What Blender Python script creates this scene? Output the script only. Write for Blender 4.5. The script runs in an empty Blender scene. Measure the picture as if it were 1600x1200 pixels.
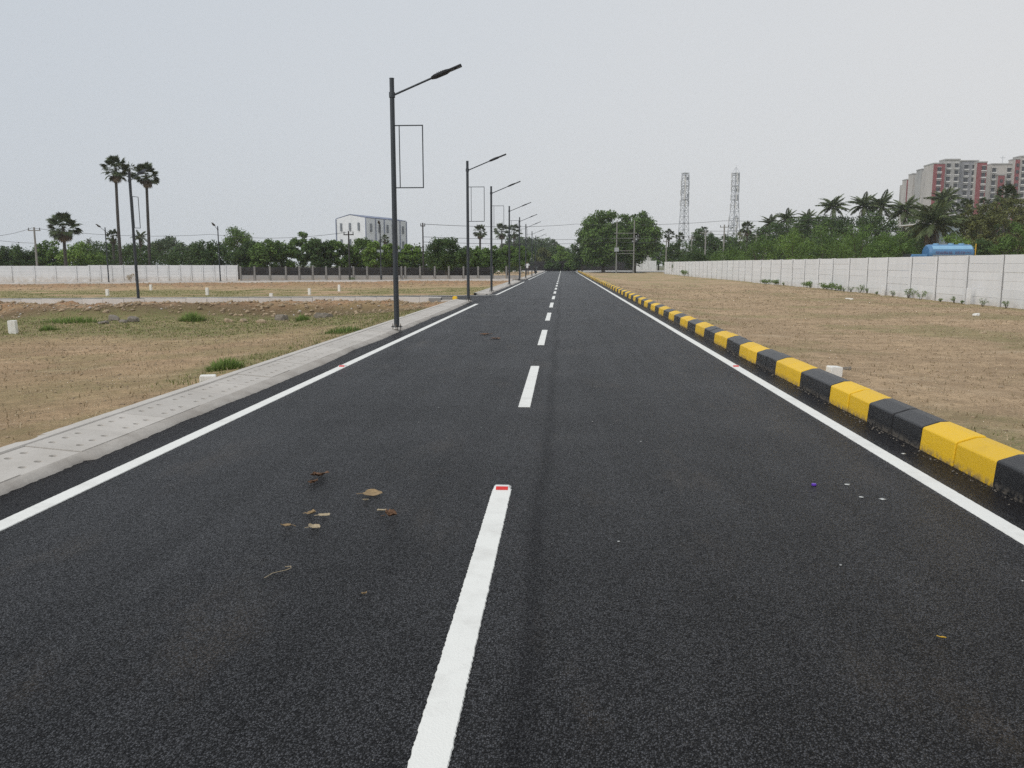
import bpy, bmesh, math, random
import numpy as np
from mathutils import Vector, Matrix, Euler

S = bpy.context.scene
COL = S.collection
R = math.radians
random.seed(7)

# ------------------------------------------------------------------ camera
cam_d = bpy.data.cameras.new('camera')
cam_d.sensor_width = 36.0
cam_d.lens = 36.0 * 1280 / 1600
cam_d.clip_start = 0.05
cam_d.clip_end = 6000
cam = bpy.data.objects.new('camera', cam_d)
COL.objects.link(cam)
cam.location = (0, 0, 1.5)
cam.rotation_euler = (R(90 - 8.334), 0, R(3.4945))
S.camera = cam

# ------------------------------------------------------------------ sky, sun, exposure
SUN_EL, SUN_AZ = 42.0, -135.0            # azimuth from the road direction (+Y) towards +X
world = bpy.data.worlds.new('World')
S.world = world
world.use_nodes = True
wn = world.node_tree
wn.nodes.clear()
w_out = wn.nodes.new('ShaderNodeOutputWorld')
w_mix = wn.nodes.new('ShaderNodeMixShader')
w_sky = wn.nodes.new('ShaderNodeTexSky')
w_sky.sky_type = 'NISHITA'
w_sky.sun_disc = False
w_sky.sun_elevation = R(SUN_EL)
w_sky.sun_rotation = R(SUN_AZ)
w_sky.dust_density = 6.0
w_bg = wn.nodes.new('ShaderNodeBackground')
w_bg.inputs['Strength'].default_value = 0.10
w_cl = wn.nodes.new('ShaderNodeBackground')     # the overcast layer
w_cl.inputs['Strength'].default_value = 1.0
w_tc = wn.nodes.new('ShaderNodeTexCoord')
w_dot = wn.nodes.new('ShaderNodeVectorMath'); w_dot.operation = 'DOT_PRODUCT'
w_dot.inputs[1].default_value = Vector((0.72, 0.25, -0.55)).normalized()
w_rng = wn.nodes.new('ShaderNodeMapRange')
w_rng.inputs['From Min'].default_value = -0.75
w_rng.inputs['From Max'].default_value = 0.75
w_noi = wn.nodes.new('ShaderNodeTexNoise')
w_noi.inputs['Scale'].default_value = 1.6
w_noi.inputs['Detail'].default_value = 3.0
w_noi.inputs['Roughness'].default_value = 0.45
w_ma = wn.nodes.new('ShaderNodeMath'); w_ma.operation = 'MULTIPLY_ADD'
w_ma.inputs[1].default_value = 0.22
w_ma2 = wn.nodes.new('ShaderNodeMath'); w_ma2.operation = 'SUBTRACT'
w_ma2.inputs[1].default_value = 0.11
w_rmp = wn.nodes.new('ShaderNodeValToRGB')
w_rmp.color_ramp.elements[0].color = (0.555, 0.61, 0.68, 1)
w_rmp.color_ramp.elements[1].color = (0.785, 0.778, 0.77, 1)
e = w_rmp.color_ramp.elements.new(0.5); e.color = (0.665, 0.70, 0.74, 1)
L = wn.links.new
L(w_tc.outputs['Generated'], w_dot.inputs[0])
L(w_dot.outputs['Value'], w_rng.inputs['Value'])
L(w_tc.outputs['Generated'], w_noi.inputs['Vector'])
L(w_noi.outputs['Fac'], w_ma.inputs[0])
L(w_rng.outputs['Result'], w_ma.inputs[2])
L(w_ma.outputs[0], w_ma2.inputs[0])
L(w_ma2.outputs[0], w_rmp.inputs['Fac'])
L(w_rmp.outputs['Color'], w_cl.inputs['Color'])
L(w_sky.outputs['Color'], w_bg.inputs['Color'])
L(w_bg.outputs[0], w_mix.inputs[1])
L(w_cl.outputs[0], w_mix.inputs[2])
w_mix.inputs[0].default_value = 0.92
L(w_mix.outputs[0], w_out.inputs['Surface'])

sun_d = bpy.data.lights.new('sun', 'SUN')
sun_d.energy = 1.85
sun_d.angle = R(60)
sun_d.color = (1.0, 0.965, 0.91)
sun = bpy.data.objects.new('sun', sun_d)
COL.objects.link(sun)
sd = Vector((math.sin(R(SUN_AZ)) * math.cos(R(SUN_EL)), math.cos(R(SUN_AZ)) * math.cos(R(SUN_EL)), math.sin(R(SUN_EL))))
sun.rotation_euler = sd.to_track_quat('Z', 'Y').to_euler()
sun.location = (10, 20, 60)

S.view_settings.view_transform = 'Standard'
S.view_settings.look = 'None'
S.view_settings.exposure = 0.0
S.view_settings.gamma = 1.0
S.view_settings.use_curve_mapping = False
S.cycles.max_bounces = 6
S.cycles.diffuse_bounces = 3
S.cycles.glossy_bounces = 2
S.cycles.transmission_bounces = 3
S.cycles.volume_bounces = 1
S.cycles.use_denoising = False
S.cycles.denoising_input_passes = 'RGB_ALBEDO_NORMAL'

# ------------------------------------------------------------------ helpers
def link(o, parent=None):
    COL.objects.link(o)
    if parent is not None:
        o.parent = parent
    return o

def tag(o, label=None, cat=None, group=None, kind=None):
    if label: o['label'] = label
    if cat: o['category'] = cat
    if group: o['group'] = group
    if kind: o['kind'] = kind
    return o

def empty(name, loc, rz=0.0, parent=None):
    o = bpy.data.objects.new(name, None)
    o.empty_display_size = 0.2
    o.location = loc
    o.rotation_euler = (0, 0, rz)
    return link(o, parent)

def copy_tree(o, parent=None):
    c = o.copy()
    link(c, parent)
    for ch in list(o.children):
        copy_tree(ch, c)
    return c

class MB:
    """collects simple shapes into one mesh"""
    def __init__(self):
        self.v, self.f, self.m, self.mi = [], [], [], 0
    def mat(self, i): self.mi = i; return self
    def add(self, vs, fs):
        b = len(self.v)
        self.v += [tuple(p) for p in vs]
        self.f += [tuple(b + i for i in f) for f in fs]
        self.m += [self.mi] * len(fs)
        return self
    def box(self, x0, x1, y0, y1, z0, z1):
        return self.add([(x0,y0,z0),(x1,y0,z0),(x1,y1,z0),(x0,y1,z0),(x0,y0,z1),(x1,y0,z1),(x1,y1,z1),(x0,y1,z1)],
                        [(0,3,2,1),(4,5,6,7),(0,1,5,4),(1,2,6,5),(2,3,7,6),(3,0,4,7)])
    def obox(self, c, ax, ay, az):
        c, ax, ay, az = Vector(c), Vector(ax), Vector(ay), Vector(az)
        vs = [c + sx*ax + sy*ay + sz*az for sz in (-1,1) for sx, sy in ((-1,-1),(1,-1),(1,1),(-1,1))]
        return self.add(vs, [(0,3,2,1),(4,5,6,7),(0,1,5,4),(1,2,6,5),(2,3,7,6),(3,0,4,7)])
    def tube(self, pts, rad, n=6, cap=True):
        pts = [Vector(p) for p in pts]
        if not hasattr(rad, '__len__'): rad = [rad]*len(pts)
        vs, fs = [], []
        for i, p in enumerate(pts):
            d = (pts[min(i+1, len(pts)-1)] - pts[max(i-1, 0)]).normalized()
            a = d.cross(Vector((0,0,1)) if abs(d.z) < .9 else Vector((1,0,0))).normalized()
            b = d.cross(a)
            for k in range(n):
                t = 2*math.pi*k/n
                vs.append(p + (a*math.cos(t) + b*math.sin(t))*rad[i])
        for i in range(len(pts)-1):
            for k in range(n):
                q = (k+1) % n
                fs.append((i*n+k, i*n+q, (i+1)*n+q, (i+1)*n+k))
        if cap:
            fs.append(tuple(range(n))[::-1]); fs.append(tuple((len(pts)-1)*n + k for k in range(n)))
        return self.add(vs, fs)
    def prism(self, prof, a, b):
        """profile points given at both ends: prof(list of (x,z)) swept from y=a to y=b"""
        n = len(prof)
        vs = [(x, a, z) for x, z in prof] + [(x, b, z) for x, z in prof]
        fs = [(i, (i+1) % n, n+(i+1) % n, n+i) for i in range(n)]
        fs += [tuple(range(n))[::-1], tuple(range(n, 2*n))]
        return self.add(vs, fs)
    def mesh(self, name, mats):
        me = bpy.data.meshes.new(name)
        me.from_pydata(self.v, [], self.f)
        if not isinstance(mats, (list, tuple)): mats = [mats]
        for m in mats: me.materials.append(m)
        if len(mats) > 1: me.polygons.foreach_set('material_index', self.m)
        bm = bmesh.new(); bm.from_mesh(me)
        bmesh.ops.recalc_face_normals(bm, faces=bm.faces)
        bm.to_mesh(me); bm.free()
        me.update()
        return me
    def build(self, name, mats, parent=None, smooth=False, bevel=0):
        me = self.mesh(name, mats)
        o = link(bpy.data.objects.new(name, me), parent)
        if smooth:
            me.polygons.foreach_set('use_smooth', [True]*len(me.polygons))
            me.set_sharp_from_angle(angle=R(40))
        if bevel:
            b = o.modifiers.new('bevel', 'BEVEL'); b.width = bevel; b.segments = 2; b.limit_method = 'ANGLE'
        return o

def np_mesh(name, verts, quads, mat, attrs=None, smooth=False, parent=None):
    """big meshes: verts (N,3), faces (M,k); attrs: name -> per-vertex floats"""
    me = bpy.data.meshes.new(name)
    n, m, k = len(verts), len(quads), quads.shape[1]
    me.vertices.add(n); me.loops.add(m*k); me.polygons.add(m)
    me.vertices.foreach_set('co', np.ascontiguousarray(verts, dtype=np.float32).ravel())
    me.loops.foreach_set('vertex_index', np.ascontiguousarray(quads, dtype=np.int32).ravel())
    me.polygons.foreach_set('loop_start', np.arange(0, m*k, k, dtype=np.int32))
    if smooth: me.polygons.foreach_set('use_smooth', np.ones(m, dtype=bool))
    for an, av in (attrs or {}).items():
        a = me.attributes.new(an, 'FLOAT', 'POINT')
        a.data.foreach_set('value', np.ascontiguousarray(av, dtype=np.float32))
    me.materials.append(mat)
    me.update(calc_edges=True)
    me.validate()
    return link(bpy.data.objects.new(name, me), parent)

_lat = np.random.RandomState(3).rand(256, 256)
def vnoise(x, y, s, seed=0):
    x = np.asarray(x, float)*s + seed*17.3; y = np.asarray(y, float)*s + seed*9.1
    xi = np.floor(x).astype(int); yi = np.floor(y).astype(int)
    fx = x-xi; fy = y-yi
    fx = fx*fx*(3-2*fx); fy = fy*fy*(3-2*fy)
    g = lambda a, b: _lat[a % 256, b % 256]
    return (g(xi,yi)*(1-fx)+g(xi+1,yi)*fx)*(1-fy) + (g(xi,yi+1)*(1-fx)+g(xi+1,yi+1)*fx)*fy
def fbm(x, y, s, o=4, seed=0):
    t, a, n = 0, 1, 0
    for i in range(o):
        t = t + a*vnoise(x, y, s*2**i, seed+i*5); n += a; a *= .5
    return t/n
def sm(a, b, x):
    t = np.clip((np.asarray(x, float)-a)/(b-a), 0, 1); return t*t*(3-2*t)

# ------------------------------------------------------------------ materials
class NT:
    def __init__(self, name):
        self.m = bpy.data.materials.new(name); self.m.use_nodes = True
        self.t = self.m.node_tree; self.t.nodes.clear()
        self.out = self.n('ShaderNodeOutputMaterial')
        self.p = self.n('ShaderNodeBsdfPrincipled')
        self.l(self.p.outputs[0], self.out.inputs[0])
        self.tc = self.n('ShaderNodeTexCoord')
        self.geo = self.n('ShaderNodeNewGeometry')
    def n(self, t, **kw):
        x = self.t.nodes.new(t)
        for k, v in kw.items(): setattr(x, k, v)
        return x
    def l(self, a, b): self.t.links.new(a, b)
    def pos(self): return self.geo.outputs['Position']
    def scaled(self, v, s):
        m = self.n('ShaderNodeMapping'); m.inputs['Scale'].default_value = s
        self.l(v, m.inputs[0]); return m.outputs[0]
    def noise(self, v, s, d=4, r=.55):
        x = self.n('ShaderNodeTexNoise'); x.inputs['Scale'].default_value = s
        x.inputs['Detail'].default_value = d; x.inputs['Roughness'].default_value = r
        self.l(v, x.inputs['Vector']); return x.outputs['Fac']
    def vor(self, v, s, feat='F1', out='Distance'):
        x = self.n('ShaderNodeTexVoronoi'); x.feature = feat; x.inputs['Scale'].default_value = s
        self.l(v, x.inputs['Vector']); return x.outputs[out]
    def ramp(self, f, stops):
        x = self.n('ShaderNodeValToRGB'); cr = x.color_ramp
        while len(cr.elements) < len(stops): cr.elements.new(.5)
        for e, (p, c) in zip(cr.elements, stops):
            e.position = p
            e.color = (c, c, c, 1) if not hasattr(c, '__len__') else (c[0], c[1], c[2], 1)
        self.l(f, x.inputs[0]); return x.outputs[0]
    def mix(self, f, a, b, mode='MIX'):
        x = self.n('ShaderNodeMix', data_type='RGBA', blend_type=mode)
        for s, v in ((0, f), (6, a), (7, b)):
            if isinstance(v, (int, float)): x.inputs[s].default_value = v if s == 0 else (v, v, v, 1)
            elif isinstance(v, tuple): x.inputs[s].default_value = (*v[:3], 1)
            else: self.l(v, x.inputs[s])
        return x.outputs[2]
    def math(self, op, a, b=0.0, c=0.0):
        x = self.n('ShaderNodeMath', operation=op)
        for i, v in enumerate((a, b, c)):
            if isinstance(v, (int, float)): x.inputs[i].default_value = v
            else: self.l(v, x.inputs[i])
        return x.outputs[0]
    def rnge(self, f, a, b, c=0.0, d=1.0):
        x = self.n('ShaderNodeMapRange')
        for i, v in enumerate((a, b, c, d)): x.inputs[i+1].default_value = v
        self.l(f, x.inputs[0]); return x.outputs[0]
    def xyz(self):
        x = self.n('ShaderNodeSeparateXYZ'); self.l(self.pos(), x.inputs[0]); return x.outputs
    def bump(self, h, dist, st=1.0):
        x = self.n('ShaderNodeBump'); x.inputs['Distance'].default_value = dist
        x.inputs['Strength'].default_value = st
        self.l(h, x.inputs['Height']); self.l(x.outputs[0], self.p.inputs['Normal']); return x
    def attr(self, a):
        x = self.n('ShaderNodeAttribute'); x.attribute_name = a; return x.outputs['Fac']
    def rand(self):
        return self.n('ShaderNodeObjectInfo').outputs['Random']
    def done(self, col=None, rough=None, metal=None, spec=None):
        for k, v in (('Base Color', col), ('Roughness', rough), ('Metallic', metal), ('Specular IOR Level', spec)):
            if v is None: continue
            if isinstance(v, tuple): self.p.inputs[k].default_value = (*v, 1)
            elif isinstance(v, (int, float)): self.p.inputs[k].default_value = v
            else: self.l(v, self.p.inputs[k])
        return self.m

def simple(name, col, rough=.6, metal=0, var=.12, scale=8.0, bump=0.0, spec=None, stain=None, stain_amt=.5, stain_scale=(1.5,1.5,.5), objvar=0.0):
    t = NT(name)
    f = t.noise(t.pos(), scale, 5)
    a = tuple(c*(1-var) for c in col); b = tuple(min(1, c*(1+var)) for c in col)
    c = t.mix(t.rnge(f, .3, .7), a, b)
    if stain:
        s = t.noise(t.scaled(t.pos(), stain_scale), 1.0, 6, .65)
        c = t.mix(t.rnge(s, .52, .72, 0, stain_amt), c, stain)
    if objvar:
        k = t.rnge(t.rand(), 0, 1, 1-objvar, 1.0)
        c = t.mix(1.0, c, k, 'MULTIPLY')
    if bump:
        t.bump(t.noise(t.pos(), scale*6, 4), bump)
    return t.done(c, rough, metal, spec)

M = {}
# asphalt: stones of about 8 mm, darker fresh band outside the edge lines, dusty smears, a rolled joint
def asphalt_mat():
    t = NT('asphalt')
    P = t.pos(); X, Y, Z = t.xyz()
    v1 = t.vor(P, 142.0)
    vc = t.vor(P, 142.0, out='Color')
    sp = t.n('ShaderNodeSeparateColor'); t.l(vc, sp.inputs[0])
    c = t.mix(t.rnge(sp.outputs[0], 0.35, 1.0), (.0065, .0067, .0085), (.055, .058, .071))
    pores = t.rnge(v1, .35, .62)
    c = t.mix(pores, c, (.008, .008, .009))
    big = t.noise(P, .55, 5, .6)
    c = t.mix(1.0, c, t.rnge(big, .32, .68, .82, 1.16), 'MULTIPLY')
    # long streaks along the lane left by paver and roller
    st = t.noise(t.scaled(P, (3.2, .12, 1)), 1.0, 4, .6)
    c = t.mix(1.0, c, t.rnge(st, .35, .68, .90, 1.09), 'MULTIPLY')
    # dark joint right of the lane dashes
    wob = t.math('MULTIPLY_ADD', t.noise(t.scaled(P, (0, .35, 0)), 1.0, 2), .22, -.11)
    dx = t.math('ABSOLUTE', t.math('SUBTRACT', t.math('ADD', X, wob), -.12))
    j = t.math('MULTIPLY', t.rnge(dx, .015, .075, 1, 0), t.rnge(t.noise(P, 1.1, 3), .25, .45))
    c = t.mix(t.math('MULTIPLY', j, .5), c, (.010, .010, .012))
    # brown dust
    d1 = t.noise(t.scaled(P, (1.6, .55, 1)), 1.0, 6, .65)
    dm = t.math('MULTIPLY', t.rnge(d1, .55, .72), t.rnge(sp.outputs[1], .3, .8))
    c = t.mix(t.math('MULTIPLY', dm, .26), c, (.20, .155, .11))
    # fresh bituminous edge bands
    e = t.math('MAXIMUM', t.rnge(X, -3.24, -3.29, 0, 1), t.rnge(X, 2.66, 2.72, 0, 1))
    e = t.math('MULTIPLY', e, t.rnge(Y, 110, 80, 0, 1))
    c = t.mix(t.math('MULTIPLY', e, .55), c, (.014, .013, .015))
    # tiny pale chips
    ch = t.n('ShaderNodeTexVoronoi'); ch.inputs['Scale'].default_value = 9.0; t.l(P, ch.inputs['Vector'])
    c = t.mix(t.rnge(ch.outputs['Distance'], .035, .02), c, (.22, .21, .19))
    sp_ = t.math('MULTIPLY', t.rnge(sp.outputs[0], .15, 1, .28, 1.0), t.rnge(v1, .25, .6, 1, .22))
    sp_ = t.math('MULTIPLY', sp_, t.math('SUBTRACT', 1.0, t.math('MULTIPLY', j, .42)))
    sp_ = t.math('MULTIPLY', sp_, t.math('SUBTRACT', 1.0, t.math('MULTIPLY', e, .55)))
    sp_ = t.math('MULTIPLY', sp_, t.rnge(st, .35, .68, .86, 1.12))
    sp_ = t.math('MULTIPLY', sp_, t.rnge(big, .32, .68, .78, 1.2))
    h = t.math('MULTIPLY', t.math('SUBTRACT', .7, v1), 1.0)
    t.bump(h, .011, 1.0)
    return t.done(c, t.rnge(sp.outputs[2], 0, 1, .34, .52), spec=sp_)
M['asphalt'] = asphalt_mat()

def soil_mat(name, tint=(1, 1, 1), rust_and_shade=False, base=(.58, .425, .27)):
    t = NT(name); P = t.pos()
    k = lambda c, s: tuple(a*s*b for a, b in zip(c, tint))
    n1 = t.noise(P, .35, 5, .6); n2 = t.noise(P, 3.2, 6, .7); n3 = t.noise(P, 26.0, 5, .75)
    c = t.mix(t.rnge(n1, .35, .65), k(base, .80), k(base, 1.14))
    n4 = t.noise(t.scaled(P, (.35, 1.5, 1)), 1.0, 6, .68)
    c = t.mix(t.rnge(n2, .40, .66, 0, .85), c, k((.35, .25, .155), 1))
    c = t.mix(t.rnge(n2, .60, .78, 0, .7), c, k((.66, .53, .37), 1))
    c = t.mix(t.rnge(n3, .50, .68, 0, .75), c, k((.20, .135, .08), 1))
    c = t.mix(t.rnge(n4, .50, .66, 0, .5), c, k((.30, .215, .135), 1))
    c = t.mix(t.rnge(n4, .44, .30, 0, .45), c, k((.68, .55, .39), 1))
    c = t.mix(t.rnge(t.vor(P, 11.0), .12, .05, 0, .55), c, k((.60, .53, .43), 1))
    if rust_and_shade:
        Y = t.xyz()[1]
        rm = t.math('MAXIMUM', t.math('MULTIPLY', t.rnge(Y, 25.8, 28.0), t.rnge(Y, 33.9, 33.7)), t.rnge(Y, 58.5, 62))
        rm = t.math('MULTIPLY', rm, t.rnge(t.noise(P, 1.3, 4, .6), .25, .6, .35, 1))
        c = t.mix(t.math('MULTIPLY', rm, .72), c, (.34, .185, .10))
        c = t.mix(t.math('MULTIPLY', t.rnge(Y, 25.3, 26.3), t.rnge(Y, 27.8, 26.9, 0, .7)), c, (.10, .07, .045))  # painted shade of the undercut along the bank foot
    g = t.attr('grass')
    gm = t.math('MULTIPLY', g, t.rnge(t.noise(P, 9.0, 5, .7), .32, .60, .25, 1.0))
    c = t.mix(gm, c, (.185, .215, .075))
    hh = t.math('ADD', t.math('MULTIPLY', n2, .5), t.math('MULTIPLY', n3, .5))
    t.bump(hh, .085, 1.0)
    return t.done(c, .95, spec=.15)
M['soil'] = soil_mat('soil')
M['soil_red'] = soil_mat('soil_reddish', (1.0, .97, .93), rust_and_shade=True)
M['land'] = simple('far_land', (.13, .13, .07), .95, var=.3, scale=.2)

def paint_mat(name, col, wear=.25, dirt=(.12, .11, .10)):
    t = NT(name); P = t.pos()
    f = t.noise(P, 60, 4, .7)
    d = t.noise(P, 3.0, 6, .7)
    c = t.mix(t.rnge(f, .62, .78, 0, wear), col, dirt)
    c = t.mix(t.rnge(d, .50, .72, 0, .26), c, tuple(a*2.4 for a in dirt))
    t.bump(t.vor(P, 135.0), .003, .35)
    return t.done(c, .62, spec=.4)
M['line'] = paint_mat('road_line_paint', (.80, .80, .76))

def kerb_mat(name, col, wear, wearamt, rough):
    t = NT(name); P = t.pos(); X, Y, Z = t.xyz()
    n = t.noise(P, 14, 6, .7); s = t.noise(t.scaled(P, (3, 3, 14)), 1.0, 5, .6)
    c = t.mix(t.rnge(n, .56, .76, 0, wearamt), col, wear)
    c = t.mix(t.rnge(s, .55, .75, 0, .25), c, tuple(a*.6 for a in col))
    lo = t.math('MULTIPLY', t.rnge(Z, .06, .0, 0, 1), t.rnge(t.noise(P, 22, 4), .38, .55))
    c = t.mix(t.math('MULTIPLY', lo, .85), c, (.16, .14, .115))
    k = t.rnge(t.rand(), 0, 1, .90, 1.06)
    c = t.mix(1.0, c, k, 'MULTIPLY')
    t.bump(t.noise(P, 45, 5, .7), .006, .8)
    return t.done(c, rough, spec=.45)
M['yellow'] = kerb_mat('yellow_kerb_paint', (.80, .495, .014), (.60, .40, .07), .40, .50)
M['black'] = kerb_mat('black_kerb_paint', (.011, .011, .0125), (.075, .075, .072), .5, .36)

def concrete_mat(name, col, dark, amt=.5, holes=False):
    t = NT(name); P = t.pos()
    n = t.noise(P, 1.6, 6, .7); n2 = t.noise(P, 30, 5, .7)
    c = t.mix(t.rnge(n, .42, .72, 0, amt), col, dark)
    c = t.mix(t.rnge(n2, .5, .75, 0, .35), c, tuple(a*.62 for a in col))
    c = t.mix(1.0, c, t.rnge(t.rand(), 0, 1, .93, 1.04), 'MULTIPLY')
    t.bump(n2, .006, .7)
    return t.done(c, .88, spec=.25)
M['concrete'] = concrete_mat('kerb_concrete', (.535, .505, .465), (.38, .35, .31))
M['hole'] = concrete_mat('hole_dirt', (.20, .18, .155), (.14, .12, .10))
M['haunch'] = concrete_mat('rough_mortar', (.46, .43, .39), (.25, .22, .19), .8)
M['pale_concrete'] = concrete_mat('pale_concrete', (.64, .62, .59), (.46, .43, .39))
M['dusty_street'] = concrete_mat('dust_covered_street', (.16, .145, .12), (.10, .092, .08))
M['grey_concrete'] = concrete_mat('grey_concrete', (.27, .262, .25), (.19, .18, .165))

def wall_mat(name, col, stain, streak=.35, splash=.5, zs=.35):
    t = NT(name); P = t.pos(); X, Y, Z = t.xyz()
    s = t.noise(t.scaled(P, (2.2, 2.2, .35)), 1.0, 6, .65)
    c = t.mix(t.rnge(s, .48, .78, 0, streak), col, stain)
    f = t.noise(P, 7, 6, .7)
    c = t.mix(t.rnge(f, .55, .8, 0, .3), c, tuple(a*.75 for a in col))
    lo = t.math('MULTIPLY', t.rnge(Z, zs, -.05, 0, 1), t.rnge(t.noise(P, 2.4, 5, .7), .35, .6))
    c = t.mix(t.math('MULTIPLY', lo, splash), c, (.38, .31, .235))
    c = t.mix(1.0, c, t.rnge(t.rand(), 0, 1, .95, 1.02), 'MULTIPLY')
    t.bump(t.noise(P, 26, 5, .7), .006, .6)
    return t.done(c, .85, spec=.25)
M['white_wall'] = wall_mat('whitewashed_concrete', (.75, .755, .76), (.52, .52, .51))
M['joint_shade'] = simple('joint_gap_shadow', (.22, .22, .22), .95)  # dark grey painted for the shadow in the gap beside wall posts
M['grey_wall'] = wall_mat('dusty_grey_wall', (.345, .34, .335), (.24, .235, .225))
M['old_white'] = wall_mat('old_white_wall', (.60, .60, .58), (.22, .22, .20), .8)
M['dark_stone'] = simple('dark_stone', (.016, .015, .0155), .95, var=.45, scale=3, stain=(.05, .046, .042), stain_amt=.5, stain_scale=(1.2, 1.2, 1.2))

M['pole'] = simple('dark_grey_steel', (.040, .047, .055), .42, .25, var=.10, scale=5)
M['lamp'] = simple('black_lamp_housing', (.012, .013, .016), .45, .1, var=.1)
M['lens'] = simple('lamp_lens', (.16, .17, .19), .25)
M['bolt'] = simple('rusty_bolt', (.16, .13, .10), .6, .5)
M['white_stone'] = simple('painted_marker_stone', (.78, .77, .73), .8, var=.06, scale=30, bump=.004, stain=(.42, .36, .28), stain_amt=.4, stain_scale=(6, 6, 3))
M['rock'] = simple('grey_rubble', (.22, .195, .165), .95, var=.3, scale=9, bump=.02)
M['clod'] = simple('soil_clod', (.36, .275, .18), .97, var=.30, scale=6, bump=.02)
M['bark'] = simple('bark', (.085, .070, .055), .95, var=.3, scale=4, bump=.02)
M['palm_bark'] = simple('palm_bark', (.060, .056, .052), .95, var=.3, scale=5, bump=.02)
M['wood_pole'] = simple('cement_pole', (.24, .235, .22), .85, var=.12)
M['dark_pole'] = simple('dark_pole', (.035, .032, .032), .8)
M['wire'] = simple('cable', (.05, .05, .055), .6)
M['galv'] = simple('galvanised_steel', (.42, .435, .46), .55, .3, var=.1)

def leaf_mat(name, dark, light, trans=.22, rough=.6):
    t = NT(name)
    a = t.attr('tint')
    c = t.ramp(a, [(0.0, dark), (.55, tuple((x+y)/2 for x, y in zip(dark, light))), (1.0, light)])
    t.done(c, rough, spec=.25)
    tr = t.n('ShaderNodeBsdfTranslucent'); t.l(c, tr.inputs['Color'])
    mx = t.n('ShaderNodeMixShader'); mx.inputs[0].default_value = trans
    t.l(t.p.outputs[0], mx.inputs[1]); t.l(tr.outputs[0], mx.inputs[2]); t.l(mx.outputs[0], t.out.inputs[0])
    return t.m
M['leaf_dark'] = leaf_mat('leaves_dark', (.012, .028, .009), (.105, .175, .048))
M['leaf_mid'] = leaf_mat('leaves_mid', (.018, .044, .010), (.170, .275, .062))
M['leaf_bright'] = leaf_mat('leaves_bright', (.035, .080, .014), (.255, .385, .080))
M['leaf_olive'] = leaf_mat('leaves_olive', (.036, .042, .018), (.215, .235, .078))
M['leaf_far'] = leaf_mat('leaves_far', (.035, .062, .030), (.130, .180, .085))
M['leaf_palm'] = leaf_mat('palm_leaves', (.018, .030, .012), (.110, .145, .060), .12)
M['leaf_coco'] = leaf_mat('coconut_leaves', (.024, .042, .014), (.150, .190, .078), .15)
M['leaf_dead'] = leaf_mat('dead_palm_leaves', (.075, .058, .042), (.18, .145, .105), .1)
M['grass'] = leaf_mat('grass_blades', (.15, .17, .060), (.36, .38, .15), .30)
M['straw'] = leaf_mat('dry_straw', (.34, .27, .17), (.62, .52, .36), .2)
M['tuft'] = leaf_mat('bright_grass_blades', (.085, .14, .038), (.30, .40, .125), .3)
M['weed'] = leaf_mat('weed_leaves', (.07, .12, .035), (.24, .34, .11), .2)
# ------------------------------------------------------------------ ground
K1, S1A, S1B = 33.6, 33.85, 39.7       # side street 1: kerb, asphalt from, to
K2, S2A, S2B = 73.8, 74.05, 80.2       # side street 2
def lslope(X): return -0.009*np.clip(-4.3-np.asarray(X, float), 0, 60)
def gz(X, Y):
    X = np.asarray(X, float); Y = np.asarray(Y, float)
    z = lslope(X)
    left = X < -4.2
    # first plot
    m = left & (Y < 33.75)
    bank = sm(25.6, 28.4, Y + 1.6*(vnoise(X, Y*0, .28, 2)-.5))
    o = -.20*sm(.4, 5, -4.3-X)*(1-bank) + .07*sm(1.6, .0, -4.3-X)*(1-sm(29, 33, Y))
    lump = bank*sm(34.2, 32.2, Y)
    o = o + lump*(.46*fbm(X, Y, 1.1, 4, 3) - .14)*sm(0, 2.5, -4.4-X) + .16*sm(.0, 3, -4.3-X)*sm(.2, .7, bank)*(1-sm(.85, 1, bank))
    o = o - .19*sm(30.5, 33.0, Y)*sm(.0, 2, -4.3-X)
    z = z + np.where(m, o, 0)
    # second plot
    m = left & (Y > 39.5) & (Y < 74)
    bank = sm(57, 61, Y + 3*(vnoise(X, Y*0, .2, 8)-.5))
    o = -.02 - .06*sm(.4, 4, -4.3-X)*(1-bank) + .07*sm(1.4, 0, -4.3-X)*sm(40.0, 41.5, Y) + bank*sm(74, 70, Y)*(.26*fbm(X, Y, .6, 4, 6)-.03)*sm(0, 3, -4.4-X)
    z = z + np.where(m, o, 0)
    # right plot
    m = (X > 3.0) & (X < 15.6)
    z = z + np.where(m, .10*sm(2.4, .1, X-3.1)+.02, 0)
    # rough tilth
    z = z + np.where(left | (X > 3), .045*(fbm(X, Y, 2.3, 4, 9)-.5) + .10*(fbm(X, Y, .25, 3, 4)-.5), 0)*np.where((Y > 33.75) & (Y < 39.6) & left, 0, 1)
    return z

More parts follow.
